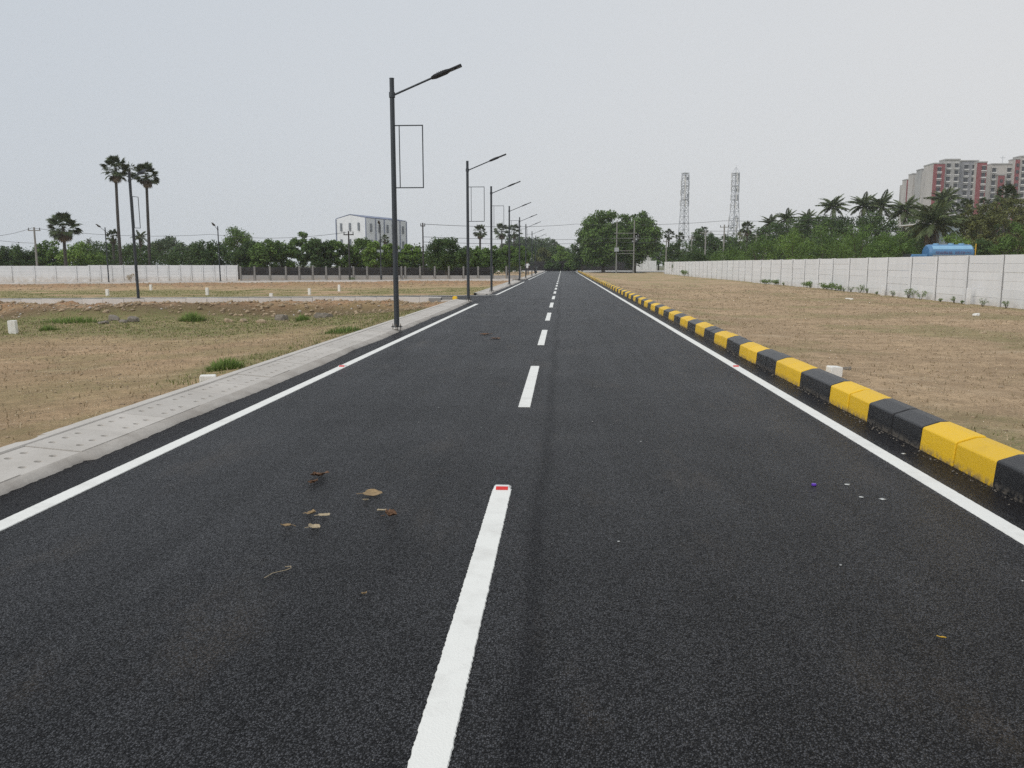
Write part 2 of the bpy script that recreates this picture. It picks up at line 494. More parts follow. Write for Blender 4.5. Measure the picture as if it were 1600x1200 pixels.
def grassiness(X, Y):
    """how green the soil is, 0..1"""
    n = fbm(X, Y, .55, 4, 11); f = fbm(X, Y, 2.6, 3, 5)
    g = np.zeros_like(np.asarray(X, float))
    left = X < -4.2
    # first plot: a green belt at the foot of the bank and some near the strip
    b = sm(15.5, 21, Y + 5*(n-.5))*sm(27.3, 25.6, Y)*.95
    b = np.maximum(b, .95*np.exp(-(((X+4.9)/.55)**2 + ((Y-12.2)/2.6)**2)))
    b = np.maximum(b, .9*np.exp(-(((X+5.0)/.9)**2 + ((Y-19.0)/3.2)**2)))
    b = np.maximum(b, .42*np.exp(-(((X+6.4)/1.7)**2 + ((Y-9.8)/1.6)**2)))
    b = np.maximum(b, .34*sm(.55, .72, n))
    g = np.where(left & (Y < 33.7), b, g)
    # second plot
    b = .85*sm(39.8, 41, Y)*sm(60, 54, Y+6*(n-.5))*sm(.28, .5, n)
    b = np.maximum(b, .3*sm(.5, .7, n))
    g = np.where(left & (Y > 39.5), b, g)
    # right plot
    b = .50*sm(.50, .68, n) + .30*sm(60, 110, Y)*sm(.35, .6, n)
    b = np.maximum(b, .8*np.exp(-(((X-3.7)/.5)**2 + ((Y-6.2)/1.5)**2)))
    b = np.maximum(b, .6*np.exp(-(((X-15.1)/.45)**2)))
    g = np.where(X > 3, b, g)
    return np.clip(g*(.55+.75*f), 0, 1)

def sheet(name, xs, ys, mat, zoff=0.0, zf=gz, label=None, kind='structure', grass=True, parent=None):
    XX, YY = np.meshgrid(xs, ys)
    ZZ = zf(XX, YY) + zoff
    v = np.stack([XX.ravel(), YY.ravel(), ZZ.ravel()], 1)
    nx, ny = len(xs), len(ys)
    i = np.arange(nx*ny).reshape(ny, nx)
    q = np.stack([i[:-1,:-1].ravel(), i[:-1,1:].ravel(), i[1:,1:].ravel(), i[1:,:-1].ravel()], 1)
    o = np_mesh(name, v, q, mat, {'grass': grassiness(XX, YY).ravel()} if grass else None, smooth=True, parent=parent)
    tag(o, label, kind=kind if parent is None else None)
    return o
def geo(a, b, k, mn=0.05):
    out = [a]
    while out[-1] < b: out.append(out[-1] + max(mn, k*abs(out[-1])))
    out[-1] = b
    return np.array(out)

flat = lambda X, Y: lslope(X)
# the land everywhere, a little below the plots and roads
xs = np.concatenate([np.array([-900, -500, -200]), np.arange(-120, 121, 6.0), np.array([200, 500, 900])])
ys = np.concatenate([np.array([-300, -60]), np.arange(-20, 321, 10.0), np.array([500, 800, 1100])])
sheet('ground', xs, ys, M['land'], -.60, flat, grass=False)
sheet('dirt_plot', np.arange(-32, -4.19, .11), geo(1.2, K1+.05, .011), M['soil_red'], 0)
sheet('dirt_plot', np.concatenate([np.arange(-90, -32, 1.0), [-32.0]]), np.arange(1.2, 33.7, .5), M['soil_red'], -.004)
sheet('dirt_plot', np.arange(-70, -4.19, .30), np.arange(S1B, K2+.1, .28), M['soil_red'], 0)
sheet('dirt_plot', np.arange(3.12, 15.6, .12), geo(1.5, 138, .0105), M['soil'], 0)
sheet('back_land', np.append(np.arange(-130, -5, 1.5), [-4.31]), np.arange(S2B, 178, 1.5), M['soil'], -.02, flat)
sheet('back_land', np.arange(15.5, 120, 2.0), np.arange(1.5, 200, 2.0), M['soil'], -.10, flat)
sheet('back_land', np.arange(-130, 120, 4.0), np.arange(192, 330, 4.0), M['land'], -.05, flat, grass=False)

# ------------------------------------------------------------------ roads
xs = np.concatenate([[-3.80], np.arange(-3.5, 2.9, .4), [2.98]])
road = sheet('road', xs, np.concatenate([np.arange(-6, 184, 1.5), [184.0]]), M['asphalt'], 0, lambda X, Y: X*0, grass=False)
tag(road, kind='structure')
sheet('side_street', np.array([-9.0, -6.5, -4.3, -3.80]), np.array([S1A-.1, 36.5, S1B+.25]), M['asphalt'], 0, flat, grass=False)
sheet('side_street', np.arange(-111, -8.9, 2.0), np.array([S1A-.1, 36.5, S1B+.25]), M['dusty_street'], 0, flat, grass=False)
sheet('side_street', np.concatenate([np.arange(-130, -4.3, 2.0), [-4.3, -3.80]]), np.array([S2A-.1, 77.0, S2B+.25]), M['asphalt'], 0, flat, grass=False)
cr = MB(); cr.box(2.98, 70, 163, 192, -.15, .03).box(-60, -3.8, 172, 190, -.15, .02)
tag(cr.build('cross_road', M['pale_concrete']), kind='structure')

def stripe(name, x0, x1, y0, y1, parent, step=.02, jit=.0016, zf=lambda x, y: 0.0, curve=None):
    """painted strip 4 mm thick with slightly ragged edges"""
    n = max(2, min(1500, int((y1-y0)/step)))
    ts = np.linspace(0, 1, n+1)
    ys = y0 + (y1-y0)*ts
    rs = np.random.RandomState(int(abs(x0*100+y0*37)) % 9999)
    ja = rs.uniform(-jit, jit, n+1); jb = rs.uniform(-jit, jit, n+1)
    v, f = [], []
    for i in range(n+1):
        dx = curve(ys[i]) if curve else 0
        for x, z in ((x0+ja[i]-.003, .0006), (x0+ja[i], .0055), (x1+jb[i], .0055), (x1+jb[i]+.003, .0006)):
            v.append((x+dx, ys[i], z))
    for i in range(n):
        for k in range(3):
            a = i*4+k; f.append((a, a+1, a+5, a+4))
    f.append((0, 3, 2, 1)); b = n*4; f.append((b, b+1, b+2, b+3))
    mb = MB(); mb.add(v, f)
    return mb.build(name, M['line'], parent)
lanes = 0
for k in range(0, 24):
    e = 5.33 + 6.72*k
    stripe('lane_dash', -.452, -.332, e-3.52 if k else .6, e, road, step=.012 if k < 3 else .4, jit=.0025)
stripe('lane_dash', -.45, -.33, 5.33+6.72*24-3.5, 182, road, step=2, jit=.003)
stripe('edge_line', -3.29, -3.17, .8, 31.05, road)
stripe('edge_line', -3.29, -3.17, 40.5, 69.8, road, step=.3)
stripe('edge_line', -3.29, -3.17, 78.6, 168, road, step=.6)
stripe('edge_line', 2.50, 2.62, .8, 30, road)
stripe('edge_line', 2.50, 2.62, 30.003, 176, road, step=.6, curve=lambda y: 2.2*max(0, (y-160)/16)**2)
mb = MB()
mb.tube([(-40, 39.35, -.31), (-4.9, 39.35, .0), (-4.0, 39.5, .0), (-3.45, 39.95, 0), (-3.23, 40.5, 0)], .001, 4)
# the line along the far side of the first side street, bent into the edge line
def ribbon(name, pts, w, parent, mat):
    v, f = [], []
    for i, p in enumerate(pts):
        p = Vector(p); a = Vector(pts[max(0, i-1)]); b = Vector(pts[min(len(pts)-1, i+1)])
        d = (b-a); d.z = 0; d.normalize(); nn = Vector((-d.y, d.x, 0))*w/2
        for q in (p-nn, p+nn): v += [(q.x, q.y, q.z+.001), (q.x, q.y, q.z+.0055)]
    for i in range(len(pts)-1):
        a = i*4; b = a+4
        f += [(a, b, b+1, a+1), (a+1, b+1, b+3, a+3), (a+3, b+3, b+2, a+2), (a+2, b+2, b, a)]
    f += [(0, 1, 3, 2), (len(v)-4, len(v)-2, len(v)-1, len(v)-3)]
    return MB().add(v, f).build(name, mat, parent)
ribbon('edge_line', [(-40, 39.3, float(lslope(-40))), (-12, 39.3, float(lslope(-12))), (-5.2, 39.3, 0), (-4.5, 39.36, 0), (-3.95, 39.58, 0), (-3.5, 39.95, 0), (-3.27, 40.35, 0), (-3.23, 40.52, 0)], .13, road, M['line'])

# ------------------------------------------------------------------ right kerb: black and yellow blocks in pairs
kerb = tag(empty('kerb', (0, 0, 0)), kind='structure')
PROF = [(2.925, -.06), (2.925, .02), (2.938, .180), (2.950, .190), (3.075, .232), (3.15, .236), (3.165, .22), (3.165, -.06)]
BL = .575
def kblock(mb, y, L, dx=0, dz=0): return mb.prism([(x+dx, z+dz) for x, z in PROF], y, y+L)
km = {}
for c in ('yellow', 'black'):
    b = MB(); kblock(b, 0, BL-.008)
    km[c] = b.mesh('kerb_block', M[c])
near_n, i0 = 96, -8
for i in range(i0, near_n):
    y = 5.60 + BL*i
    c = 'yellow' if (i//2) % 2 == 0 else 'black'
    o = link(bpy.data.objects.new('kerb_block', km[c]), kerb)
    o.location = (random.uniform(-.006, .006), y, random.uniform(-.006, .006))
    o.rotation_euler = (random.uniform(-.004, .004), 0, random.uniform(-.006, .006))
    bv = o.modifiers.new('bevel', 'BEVEL'); bv.width = .008; bv.segments = 2; bv.limit_method = 'ANGLE'
mb = MB()
i = near_n
while 5.60 + BL*i < 160:
    mb.mat(0 if (i//2) % 2 == 0 else 1)
    kblock(mb, 5.60+BL*i, BL-.008, random.uniform(-.006, .006), random.uniform(-.006, .006)); i += 1
tag(mb.build('kerb_block', [M['yellow'], M['black']], kerb), kind='stuff')
# spilled mortar and paint crumbs at the foot of the kerb
rs = np.random.RandomState(5)
def crumbs(name, pts, sizes, mat, flatz=.5, parent=None, kind='stuff', label=None, seed=1):
    rs = np.random.RandomState(seed)
    base = np.array([(1,0,0),(0,1,0),(-1,0,0),(0,-1,0),(0,0,1),(0,0,-1)], float)
    tri = np.array([(0,1,4),(1,2,4),(2,3,4),(3,0,4),(1,0,5),(2,1,5),(3,2,5),(0,3,5)])
    n = len(pts)
    v = base[None]*rs.uniform(.55, 1.25, (n, 6, 3))
    a = rs.uniform(0, 6.28, n); ca, sa = np.cos(a), np.sin(a)
    x = v[:,:,0]*ca[:,None]-v[:,:,1]*sa[:,None]; y = v[:,:,0]*sa[:,None]+v[:,:,1]*ca[:,None]
    v = np.stack([x, y, v[:,:,2]*flatz], 2)*np.asarray(sizes)[:,None,None] + np.asarray(pts)[:,None,:]
    q = (tri[None] + np.arange(n)[:,None,None]*6).reshape(-1, 3)
    o = np_mesh(name, v.reshape(-1, 3), q, mat, {'tint': np.repeat(rs.rand(n), 6)}, parent=parent)
    return tag(o, label, kind=kind)
n = 420
yy = 2.2 + rs.rand(n)**1.5*26
pts = np.stack([2.90 - np.abs(rs.normal(0, .035, n)), yy, np.full(n, .002)], 1)
crumbs('mortar_crumbs', pts, rs.uniform(.003, .011, n)*(1+yy/18), M['hole'], .5, label='crumbs of grey mortar along the foot of the striped kerb')

# ------------------------------------------------------------------ left strip of perforated slabs
strip = tag(empty('kerb_strip', (0, 0, 0)), kind='structure')
def slab_mesh():
    mb = MB()
    W, Ls = .455, .70
    ex = [0, .225, W]; ey = [0, .262, .440, Ls]; hx = [.112, .340]; hy = [.172, .351, .530]
    r = .031
    zt = lambda x: .088 - .085*x
    for ix in range(2):
        for iy in range(3):
            x0, x1, y0, y1 = ex[ix], ex[ix+1], ey[iy], ey[iy+1]
            cx, cy = hx[ix], hy[iy]
            per = []
            for k in range(4): per.append((x0+(x1-x0)*k/4, y0))
            for k in range(4): per.append((x1, y0+(y1-y0)*k/4))
            for k in range(4): per.append((x1-(x1-x0)*k/4, y1))
            for k in range(4): per.append((x0, y1-(y1-y0)*k/4))
            v, f = [], []
            ang = [math.atan2(y-cy, x-cx) for x, y in per]
            for (x, y) in per: v.append((x, y, zt(x)))
            for a in ang: x, y = cx+r*math.cos(a), cy+r*math.sin(a); v.append((x, y, zt(x)))
            for a in ang: x, y = cx+r*.8*math.cos(a), cy+r*.8*math.sin(a); v.append((x, y, zt(x)-.022))
            for k in range(16):
                q = (k+1) % 16
                f.append((k, q, 16+q, 16+k)); f.append((16+k, 16+q, 32+q, 32+k))
            mb.mat(0).add(v, f)
            mb.mat(1).add(v[32:], [tuple(range(16))])
    mb.mat(0)
    z0, z1 = zt(0), zt(W)
    mb.add([(0,0,z0),(W,0,z1),(W,0,-.05),(0,0,-.05),(0,Ls,z0),(W,Ls,z1),(W,Ls,-.05),(0,Ls,-.05)], [(0,3,2,1),(4,5,6,7),(1,2,6,5),(0,4,7,3)])
    me = bpy.data.meshes.new('slab'); me.from_pydata(mb.v, [], mb.f)
    me.materials.append(M['concrete']); me.materials.append(M['hole'])
    me.polygons.foreach_set('material_index', mb.m)
    bm = bmesh.new(); bm.from_mesh(me); bmesh.ops.remove_doubles(bm, verts=bm.verts, dist=.0005)
    bmesh.ops.recalc_face_normals(bm, faces=bm.faces)
    if sum(f.normal.z for f in bm.faces if abs(f.normal.z) > .9) < 0: bmesh.ops.reverse_faces(bm, faces=bm.faces)
    bm.to_mesh(me); bm.free()
    return me
sl = slab_mesh()
def slabs(y0, y1):
    y = y0
    while y + .70 <= y1:
        o = link(bpy.data.objects.new('slab', sl), strip)
        o.location = (-4.20+random.uniform(-.004, .004), y, random.uniform(-.003, .003))
        o.rotation_euler = (random.uniform(-.004, .004), 0, random.uniform(-.004, .004))
        y += .71
slabs(6.045-.71*7, 33.1); slabs(40.3, 73.4); slabs(80.8, 110)
def runlen(y0, y1, step):
    """coping on the outer side and rough mortar haunch on the inner side"""
    ys = np.arange(y0, y1+.001, step)
    v, f = [], []
    rs = np.random.RandomState(int(y0))
    for y in ys:
        w1 = .006*(rs.rand()-.5)
        for x, z in ((-4.345+w1, -.05), (-4.34+w1, .092), (-4.215, .098), (-4.207, .085), (-4.207, -.05)): v.append((x, y, z))
    n = 5
    for i in range(len(ys)-1):
        for k in range(n-1): f.append((i*n+k, i*n+k+1, (i+1)*n+k+1, (i+1)*n+k))
    o = MB().add(v, f).build('coping', M['concrete'], strip)
    v, f = [], []; n = 8
    for y in ys:
        e = -3.62 + .075*(float(fbm(y, 0, .45, 3, 2))-.5)*2 + .02*(rs.rand()-.5) - (.06 if y < 6 else 0)
        for k in range(n):
            t = k/(n-1); x = -3.748 + t*(e+3.748)
            z = .047*(1-t**1.6) + .010*(float(fbm(x*3, y*3, 3, 3, 7))-.5)*(1 if 0 < k < n-1 else 0) - (.008 if k == n-1 else 0)
            v.append((x, y, z))
    for i in range(len(ys)-1):
        for k in range(n-1): f.append((i*n+k, i*n+k+1, (i+1)*n+k+1, (i+1)*n+k))
    MB().add(v, f).build('mortar_haunch', M['haunch'], strip, smooth=True)
runlen(1.0, 33.2, .05); runlen(40.2, 73.6, .4); runlen(80.6, 168, 1.0)
mb = MB(); mb.box(-4.2, -3.75, 110.2, 168, -.05, .07)
mb.build('slab', M['concrete'], strip)

# kerbs along the side streets (whitewashed blocks), the first one ends in a yellow block
def side_kerb(y, x0, x1, zt, zb, L, label):
    r = tag(empty('side_kerb', (0, 0, 0)), kind='structure')
    b = MB(); b.box(0, L-.012, 0, .15, zb, zt); me = b.mesh('kerb_stone', M['pale_concrete'])
    x = x1
    while x - L > x0:
        x -= L
        o = link(bpy.data.objects.new('kerb_stone', me), r)
        o.location = (x, y+random.uniform(-.008, .008), float(lslope(x+L/2))+random.uniform(-.008, .008))
        o.rotation_euler = (0, .009, 0)
    return r
k1 = side_kerb(K1, -60, -4.95, .18, -.35, .9, '')
b = MB(); b.box(-4.94, -4.50, 33.58, 33.80, -.1, .16); b.build('kerb_stone', M['grey_concrete'], k1)
b = MB(); b.box(-5.45, -4.96, 33.35, 33.58, -.1, .12); b.build('kerb_stone', M['grey_concrete'], k1)
b = MB(); b.prism([(-4.49, -.05), (-4.49, .16), (-4.46, .19), (-4.36, .19), (-4.32, .16), (-4.32, -.05)], 33.52, 33.80)
tag(b.build('kerb_stone', M['yellow'], k1, bevel=.01), 'yellow painted end block of the side street kerb')
b = MB(); b.box(-4.9, -3.78, 33.0, 33.50, -.05, .05); b.build('concrete_apron', M['concrete'], strip)
side_kerb(K2, -75, -4.5, .15, -.35, 1.2, '')
side_kerb(S2B+.2, -75, -4.8, .10, -.3, 1.2, '')

# ------------------------------------------------------------------ precast walls
def precast(name, label, cat, P0, dirv, spacings, zbot, nsl, hsl, zpost, smat, pmat, gfun, thick=.05, post=.13, joint_shade=False, group=None, panel_name='wall_panel'):
    r = tag(empty(name, (P0[0], P0[1], 0)), label, cat, group)
    d = Vector((dirv[0], dirv[1], 0)).normalized(); rz = math.atan2(d.y, d.x)
    r.rotation_euler = (0, 0, rz)
    meshes = {}
    s = 0
    b = MB(); b.box(-post/2, post/2, -post/2-.02, post/2+.02, 0, 1); pm = b.mesh('post', pmat)
    posts = [0]
    b = MB(); b.box(-post/2-.035, -post/2, thick/2+.010, thick/2+.016, 0, 1); jm = b.mesh('joint_shade', M['joint_shade'])  # thin solid strip on the panel face, its colour stands for gap shadow
    for L in spacings:
        key = round(L, 3)
        if key not in meshes:
            b = MB(); b.box(0, L-post-.055, -thick/2, thick/2, .0025, hsl-.0025); meshes[key] = b.mesh(panel_name, smat)
        for k in range(nsl):
            o = link(bpy.data.objects.new(panel_name, meshes[key]), r)
            o.location = (s+post/2+.003, random.uniform(-.008, .008), zbot(s+L/2)+k*hsl)
            o.rotation_euler = (random.uniform(-.006, .006), random.uniform(-.0015, .0015), 0)
        s += L; posts.append(s)
    for p in posts:
        o = link(bpy.data.objects.new('post', pm), r)
        g = gfun(p)
        o.location = (p, 0, g-.2); o.scale = (1, 1, zpost(p)-g+.2)
        if joint_shade:
            j = link(bpy.data.objects.new('joint_shade', jm), o)
    return r
PY = [30.24, 32.79, 35.41, 37.91, 40.64, 43.23, 45.9, 48.64, 51.26, 54.19, 57.01, 59.97, 62.87, 65.87, 68.94, 71.57, 74.13, 76.61, 79.26, 81.78, 84.46, 87.33]
PY = [30.24-2.65*k for k in range(4, 0, -1)] + PY
while PY[-1] < 127: PY.append(PY[-1]+2.65)
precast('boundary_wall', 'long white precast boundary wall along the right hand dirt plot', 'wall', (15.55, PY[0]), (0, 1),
        [b-a for a, b in zip(PY, PY[1:])], lambda s: -.02 + .012*math.sin(s*.13), 6, .305, lambda s: 1.815+.012*random.random(), M['white_wall'], M['white_wall'], lambda s: -.05, joint_shade=True)
b = MB(); e = PY[-1]
b.box(9.9, 15.4, e+6.0, e+6.2, -.1, 1.9)
wr = b.build('return_wall', M['old_white']); wr.location = (3.5, 60, 0)
tag(wr, 'short old white wall closing the far right corner beyond the plot', 'wall')
# left white wall: wide bays, then narrow bays
YL = 81.7
gl = lambda x0: (lambda s: float(lslope(x0+s))-.02)
x_w0 = -57.69 - 9.0
PXL = [-56.59, -54.14, -51.89, -49.69, -48.37]
pl = [PXL[0]-2.25*3, PXL[0]-2.25*2, PXL[0]-2.25] + PXL
precast('boundary_wall', 'white precast wall with wide bays at the left edge of the photo', 'wall', (pl[0], YL+.1), (1, 0),
        [b_-a_ for a_, b_ in zip(pl, pl[1:])], lambda s: -.52, 6, .305, lambda s: 1.32, M['white_wall'], M['white_wall'], gl(pl[0]))
xb0, xb1 = -48.27, -32.81
nb = 13; L = (xb1-xb0)/nb
precast('boundary_wall', 'white precast wall with narrow bays behind the leaning street lamp', 'wall', (xb0, YL), (1, 0),
        [L]*nb, lambda s: -.45, 6, .305, lambda s: 1.39, M['white_wall'], M['white_wall'], gl(xb0))
# low grey wall with tall posts and wires
FX = [-32.48, -31.03, -29.45, -27.81, -26.43, -25.06, -23.69, -22.32, -20.9, -19.53, -18.11, -16.69, -16.05, -15.66, -14.18, -12.7, -11.29, -9.82, -8.36, -6.96, -5.56, -4.17]
fw = precast('post_fence', 'low grey precast wall with tall grey posts and wires before the dark trees', 'fence', (FX[0], YL+.05), (1, 0),
        [b_-a_ for a_, b_ in zip(FX, FX[1:])], lambda s: -.22, 2, .30, lambda s: 1.28, M['grey_wall'], M['grey_concrete'], gl(FX[0]), post=.14)
for z in (.62, .85, 1.10):
    b = MB(); b.tube([(0, -.09, z), (FX[-1]-FX[0], -.09, z)], .006, 4); b.build('wire', M['wire'], fw)

# dark stone walls behind
def stonewall(name, label, x0, x1, y, h, z0, seed, th=.35, dx=.7):
    rs = np.random.RandomState(seed)
    r = tag(empty(name, (x0, y, z0)), label, 'wall')
    n = int((x1-x0)/dx); v, f = [], []
    prof = [(-th/2, 0), (-th/2, .5), (-th/2, .85), (-th/4, 1), (th/4, 1), (th/2, .85), (th/2, 0)]
    for i in range(n+1):
        hh = h*(1+.06*(rs.rand()-.5))
        for y_, z_ in prof: v.append((i*dx, y_+.06*(rs.rand()-.5), z_*hh + (.05*(rs.rand()-.5) if z_ not in (0,) else -.3)))
    for i in range(n):
        for k in range(6): f.append((i*7+k, i*7+k+1, (i+1)*7+k+1, (i+1)*7+k))
    MB().add(v, f).build('stone_body', M['dark_stone'], r)
    return r
stonewall('stone_wall', 'dark old stone wall under the trees behind the left fence', -62, -8, 97, 1.5, -.4, 1)
stonewall('stone_wall', 'dark grey stone wall crossing the far end of the road', -30, 15.5, 186, 2.1, 0, 2)
b = MB(); b.box(0, 5.0, 0, .2, -.1, 2.2); b.box(5.0, 5.15, 0, .2, -.1, 2.3)
o = b.build('whitewashed_wall', M['old_white']); o.location = (15.7, 186, 0)
tag(o, 'stained white wall piece between the stone wall and the long white wall', 'wall')
b = MB(); b.obox((2.6, 1.5, 1.6), (2.6, 0, 0), (0, 1.5, 0), (0, 0, 1.6)); b.add([(0,0,3.2),(5.2,0,3.0),(5.2,3,3.2),(0,3,3.4),(0,0,4.4),(5.2,0,4.1),(5.2,3,4.1),(0,3,4.4)], [(0,3,2,1),(4,5,6,7),(0,1,5,4),(1,2,6,5),(2,3,7,6),(3,0,4,7)])
o = b.build('small_shed', M['old_white']); o.location = (16.2, 189, 0)
tag(o, 'small weathered whitish shed behind the far white wall corner', 'shed')

# ------------------------------------------------------------------ street lamps
def make_lamp(frame=True):
    r = empty('street_lamp', (0, 0, 0))
    b = MB(); b.tube([(0,0,.13), (0,0,2.6), (0,0,5.44)], [.060, .056, .050], 20); b.build('pole', M['pole'], r, smooth=True)
    b = MB(); b.tube([(0,0,.10), (0,0,.118)], .13, 4); b.build('base_plate', M['pole'], r)
    b = MB(); b.tube([(0,0,-.02), (0,0,.03)], .12, 10); b.build('footing', M['grey_concrete'], r)
    for a in range(4):
        t = R(90*a)
        b = MB(); b.tube([(.088*math.cos(t), .088*math.sin(t), .0), (.088*math.cos(t), .088*math.sin(t), .18)], .009, 6)
        b.tube([(.088*math.cos(t), .088*math.sin(t), .119), (.088*math.cos(t), .088*math.sin(t), .138)], .018, 6)
        b.build('bolt', M['bolt'], r)
    b = MB(); b.tube([(0,0,5.44), (0,0,5.452)], .054, 14); b.build('pole_cap', M['pole'], r)
    b = MB(); b.tube([(.03,0,5.10), (.30,0,5.21), (.90,0,5.455)], .021, 10); b.build('arm', M['pole'], r, smooth=True)
    b = MB(); b.tube([(0,0,5.05), (0,0,5.16)], .066, 14); b.build('clamp', M['pole'], r)
    # lamp head along the arm direction
    u = Vector((.60, 0, .235)).normalized(); w = Vector((0, 1, 0)); n = u.cross(w).normalized()
    if n.z < 0: n = -n
    o0 = Vector((.86, 0, 5.438))
    out = [(0, .03), (.09, .12), (.34, .125), (.42, .085), (.70, .085)]
    v = []
    for s, hw in out:
        t0, t1 = (.028, -.024) if s < .4 else (.022, -.014)
        for sy, tt in ((-1, t1), (1, t1), (1, t0), (-1, t0)): v.append(o0 + u*s + w*hw*sy + n*tt)
    f = []
    for i in range(len(out)-1):
        for k in range(4): f.append((i*4+k, i*4+(k+1)%4, (i+1)*4+(k+1)%4, (i+1)*4+k))
    f += [(0, 3, 2, 1), tuple(len(v)-4+k for k in range(4))]
    hd = MB().add(v, f).build('lamp_head', M['lamp'], r, bevel=.006)
    for s in (.44, .575):
        b = MB(); b.obox(o0+u*(s+.055)-n*.017, u*.050, w*.062, n*.004); b.build('lens', M['lens'], hd)
    for s in (.16, .20, .24, .28):
        b = MB(); b.obox(o0+u*s+n*.036, u*.006, w*.10, n*.010); b.build('cooling_fin', M['lamp'], hd)
    if frame:
        fr = empty('banner_frame', (0, 0, 0), parent=r)
        q = .011
        def bar(x0, x1, z0, z1):
            b = MB(); b.box(x0, x1, -q, q, z0, z1); b.build('bar', M['pole'], fr)
        bar(.05, .662, 4.455, 4.477); bar(.05, .662, 3.140, 3.162)
        bar(.640, .662, 3.162, 4.455); bar(.132, .150, 3.162, 4.455)
    return r
lampA = make_lamp(True); lampB = make_lamp(False)
GL1, GL2 = 'street lamps along the left side of the main road', 'street lamps of the side streets'
row = [(-3.70, 18.18, 'nearest tall grey street lamp with empty banner frame beside the road'),
       (-3.72, 32.5, 'second grey street lamp at the corner by the yellow kerb block'),
       (-3.70, 43.0, 'third street lamp in the row, just past the first side street'),
       (-3.70, 57.5, 'fourth street lamp in the row, halfway along the second plot'),
       (-3.70, 71.2, 'fifth street lamp in the row, at the corner of the far side street'),
       (-3.70, 83.4, 'sixth street lamp in the row, beside the walking man'),
       (-3.75, 101.5, 'seventh street lamp in the row, beyond the walking man'),
       (-3.80, 117.0, 'eighth and farthest street lamp of the row near the shrubs')]
for i, (x, y, lb) in enumerate(row):
    o = lampA if i == 0 else copy_tree(lampA)
    o.location = (x, y, 0); tag(o, lb, 'street lamp', GL1)
o = copy_tree(lampA); x = -18.27; o.location = (x, 34.5, float(lslope(x))); o.rotation_euler = (0, R(-1.2), R(92))
tag(o, 'leaning street lamp behind the pale side kerb, in front of the tall palms', 'street lamp', GL2)
for i, (x, lb) in enumerate([(-45.26, 'leftmost distant street lamp before the white wall'),
                          (-33.83, 'distant street lamp near the right end of the white wall'),
                          (-17.71, 'distant street lamp standing before the white warehouse')]):
    o = lampB if i == 0 else copy_tree(lampB)
    o.location = (x, 79.9, float(lslope(x))); o.rotation_euler = (0, 0, R(-90+4*i)); tag(o, lb, 'street lamp', GL2)
# ------------------------------------------------------------------ vegetation
def leaves(name, blobs, n, size, mat, seed, parent, up=.25, aspect=.5, droop=0.0, loc=None):
    """n small leaf faces on the shells of many overlapping blobs (cx,cy,cz,rx,rz)"""
    rs = np.random.RandomState(seed)
    B = np.array(blobs, float)
    w = B[:, 3]**2; w /= w.sum()
    bi = rs.choice(len(B), n, p=w); b = B[bi]
    d = rs.normal(size=(n, 3)); d[:, 2] += up; d /= np.linalg.norm(d, axis=1)[:, None]
    rr = rs.uniform(.45, 1.12, n)
    rr = np.where(rs.rand(n) < .14, rr*rs.uniform(1.0, 1.38, n), rr)
    p = b[:, :3] + d*np.stack([b[:, 3]*rr, b[:, 3]*rr, b[:, 4]*rr], 1)
    nn = d + rs.normal(size=(n, 3))*.55; nn[:, 2] += .25
    nn /= np.linalg.norm(nn, axis=1)[:, None]
    r = rs.normal(size=(n, 3)); r[:, 2] -= droop
    t = r - nn*(r*nn).sum(1)[:, None]; t /= np.linalg.norm(t, axis=1)[:, None]
    bt = np.cross(nn, t)
    s = size*rs.uniform(.55, 1.35, n)[:, None]
    v = np.stack([p - t*s*.5, p + bt*s*.5*aspect, p + t*s*.5 - nn*s*.10, p - bt*s*.5*aspect], 1)
    btint = rs.rand(len(B))
    tint = np.clip(.30*btint[bi] + .20 + .45*rs.rand(n), 0, 1)
    q = np.arange(n*4).reshape(n, 4)
    return np_mesh(name, v.reshape(-1, 3), q, mat, {'tint': np.repeat(tint, 4)}, parent=parent)

def crown_blobs(rs, w, z0, z1, nb, fat=.30, top=.0):
    """blobs through an ellipsoid; w half width"""
    out = []
    cz, hz = (z0+z1)/2, (z1-z0)/2
    for i in range(nb):
        while True:
            p = rs.uniform(-1, 1, 3)
            if .12 < (p**2).sum() < 1: break
        p[2] = p[2]*.95
        r = w*fat*rs.uniform(.55, 1.15)
        sc = 1-.55*r/w
        out.append((p[0]*w*sc, p[1]*w*sc*.9, cz + p[2]*(hz-r*.55), r, r*rs.uniform(.65, .95)))
    return out

def tree(label, x, y, zb, w, h, mat='leaf_mid', seed=1, n=4200, leaf=.30, z0=.22, nb=34, fat=.30, trunk=.16, group=None, cat='tree', name='tree', extra=None, lean=0):
    rs = np.random.RandomState(seed)
    r = tag(empty(name, (x, y, zb)), label, cat, group)
    w *= 1.14; n = int(n*1.25); nb = int(nb*1.35); fat *= .92
    bl = crown_blobs(rs, w, h*z0, h*1.02, nb, fat)
    if extra: bl += extra
    b = MB()
    top = Vector((lean*w*.3, 0, h*.55))
    b.tube([(0,0,-.5), (lean*w*.08, 0, h*.18), (lean*w*.2, 0, h*.38), top], [trunk*1.25, trunk, trunk*.75, trunk*.45], 8)
    order = rs.permutation(len(bl))[:9]
    for k in order:
        q = Vector(bl[k][:3]); a = Vector((lean*w*.12, 0, h*rs.uniform(.2, .42)))
        m = a.lerp(q, .5) + Vector((0, 0, -.06*h))
        b.tube([a, m, q], [trunk*.42, trunk*.26, trunk*.10], 5)
    b.build('trunk', M['bark'], r, smooth=True)
    leaves('crown', bl, n, leaf, M[mat], seed+100, r)
    return r

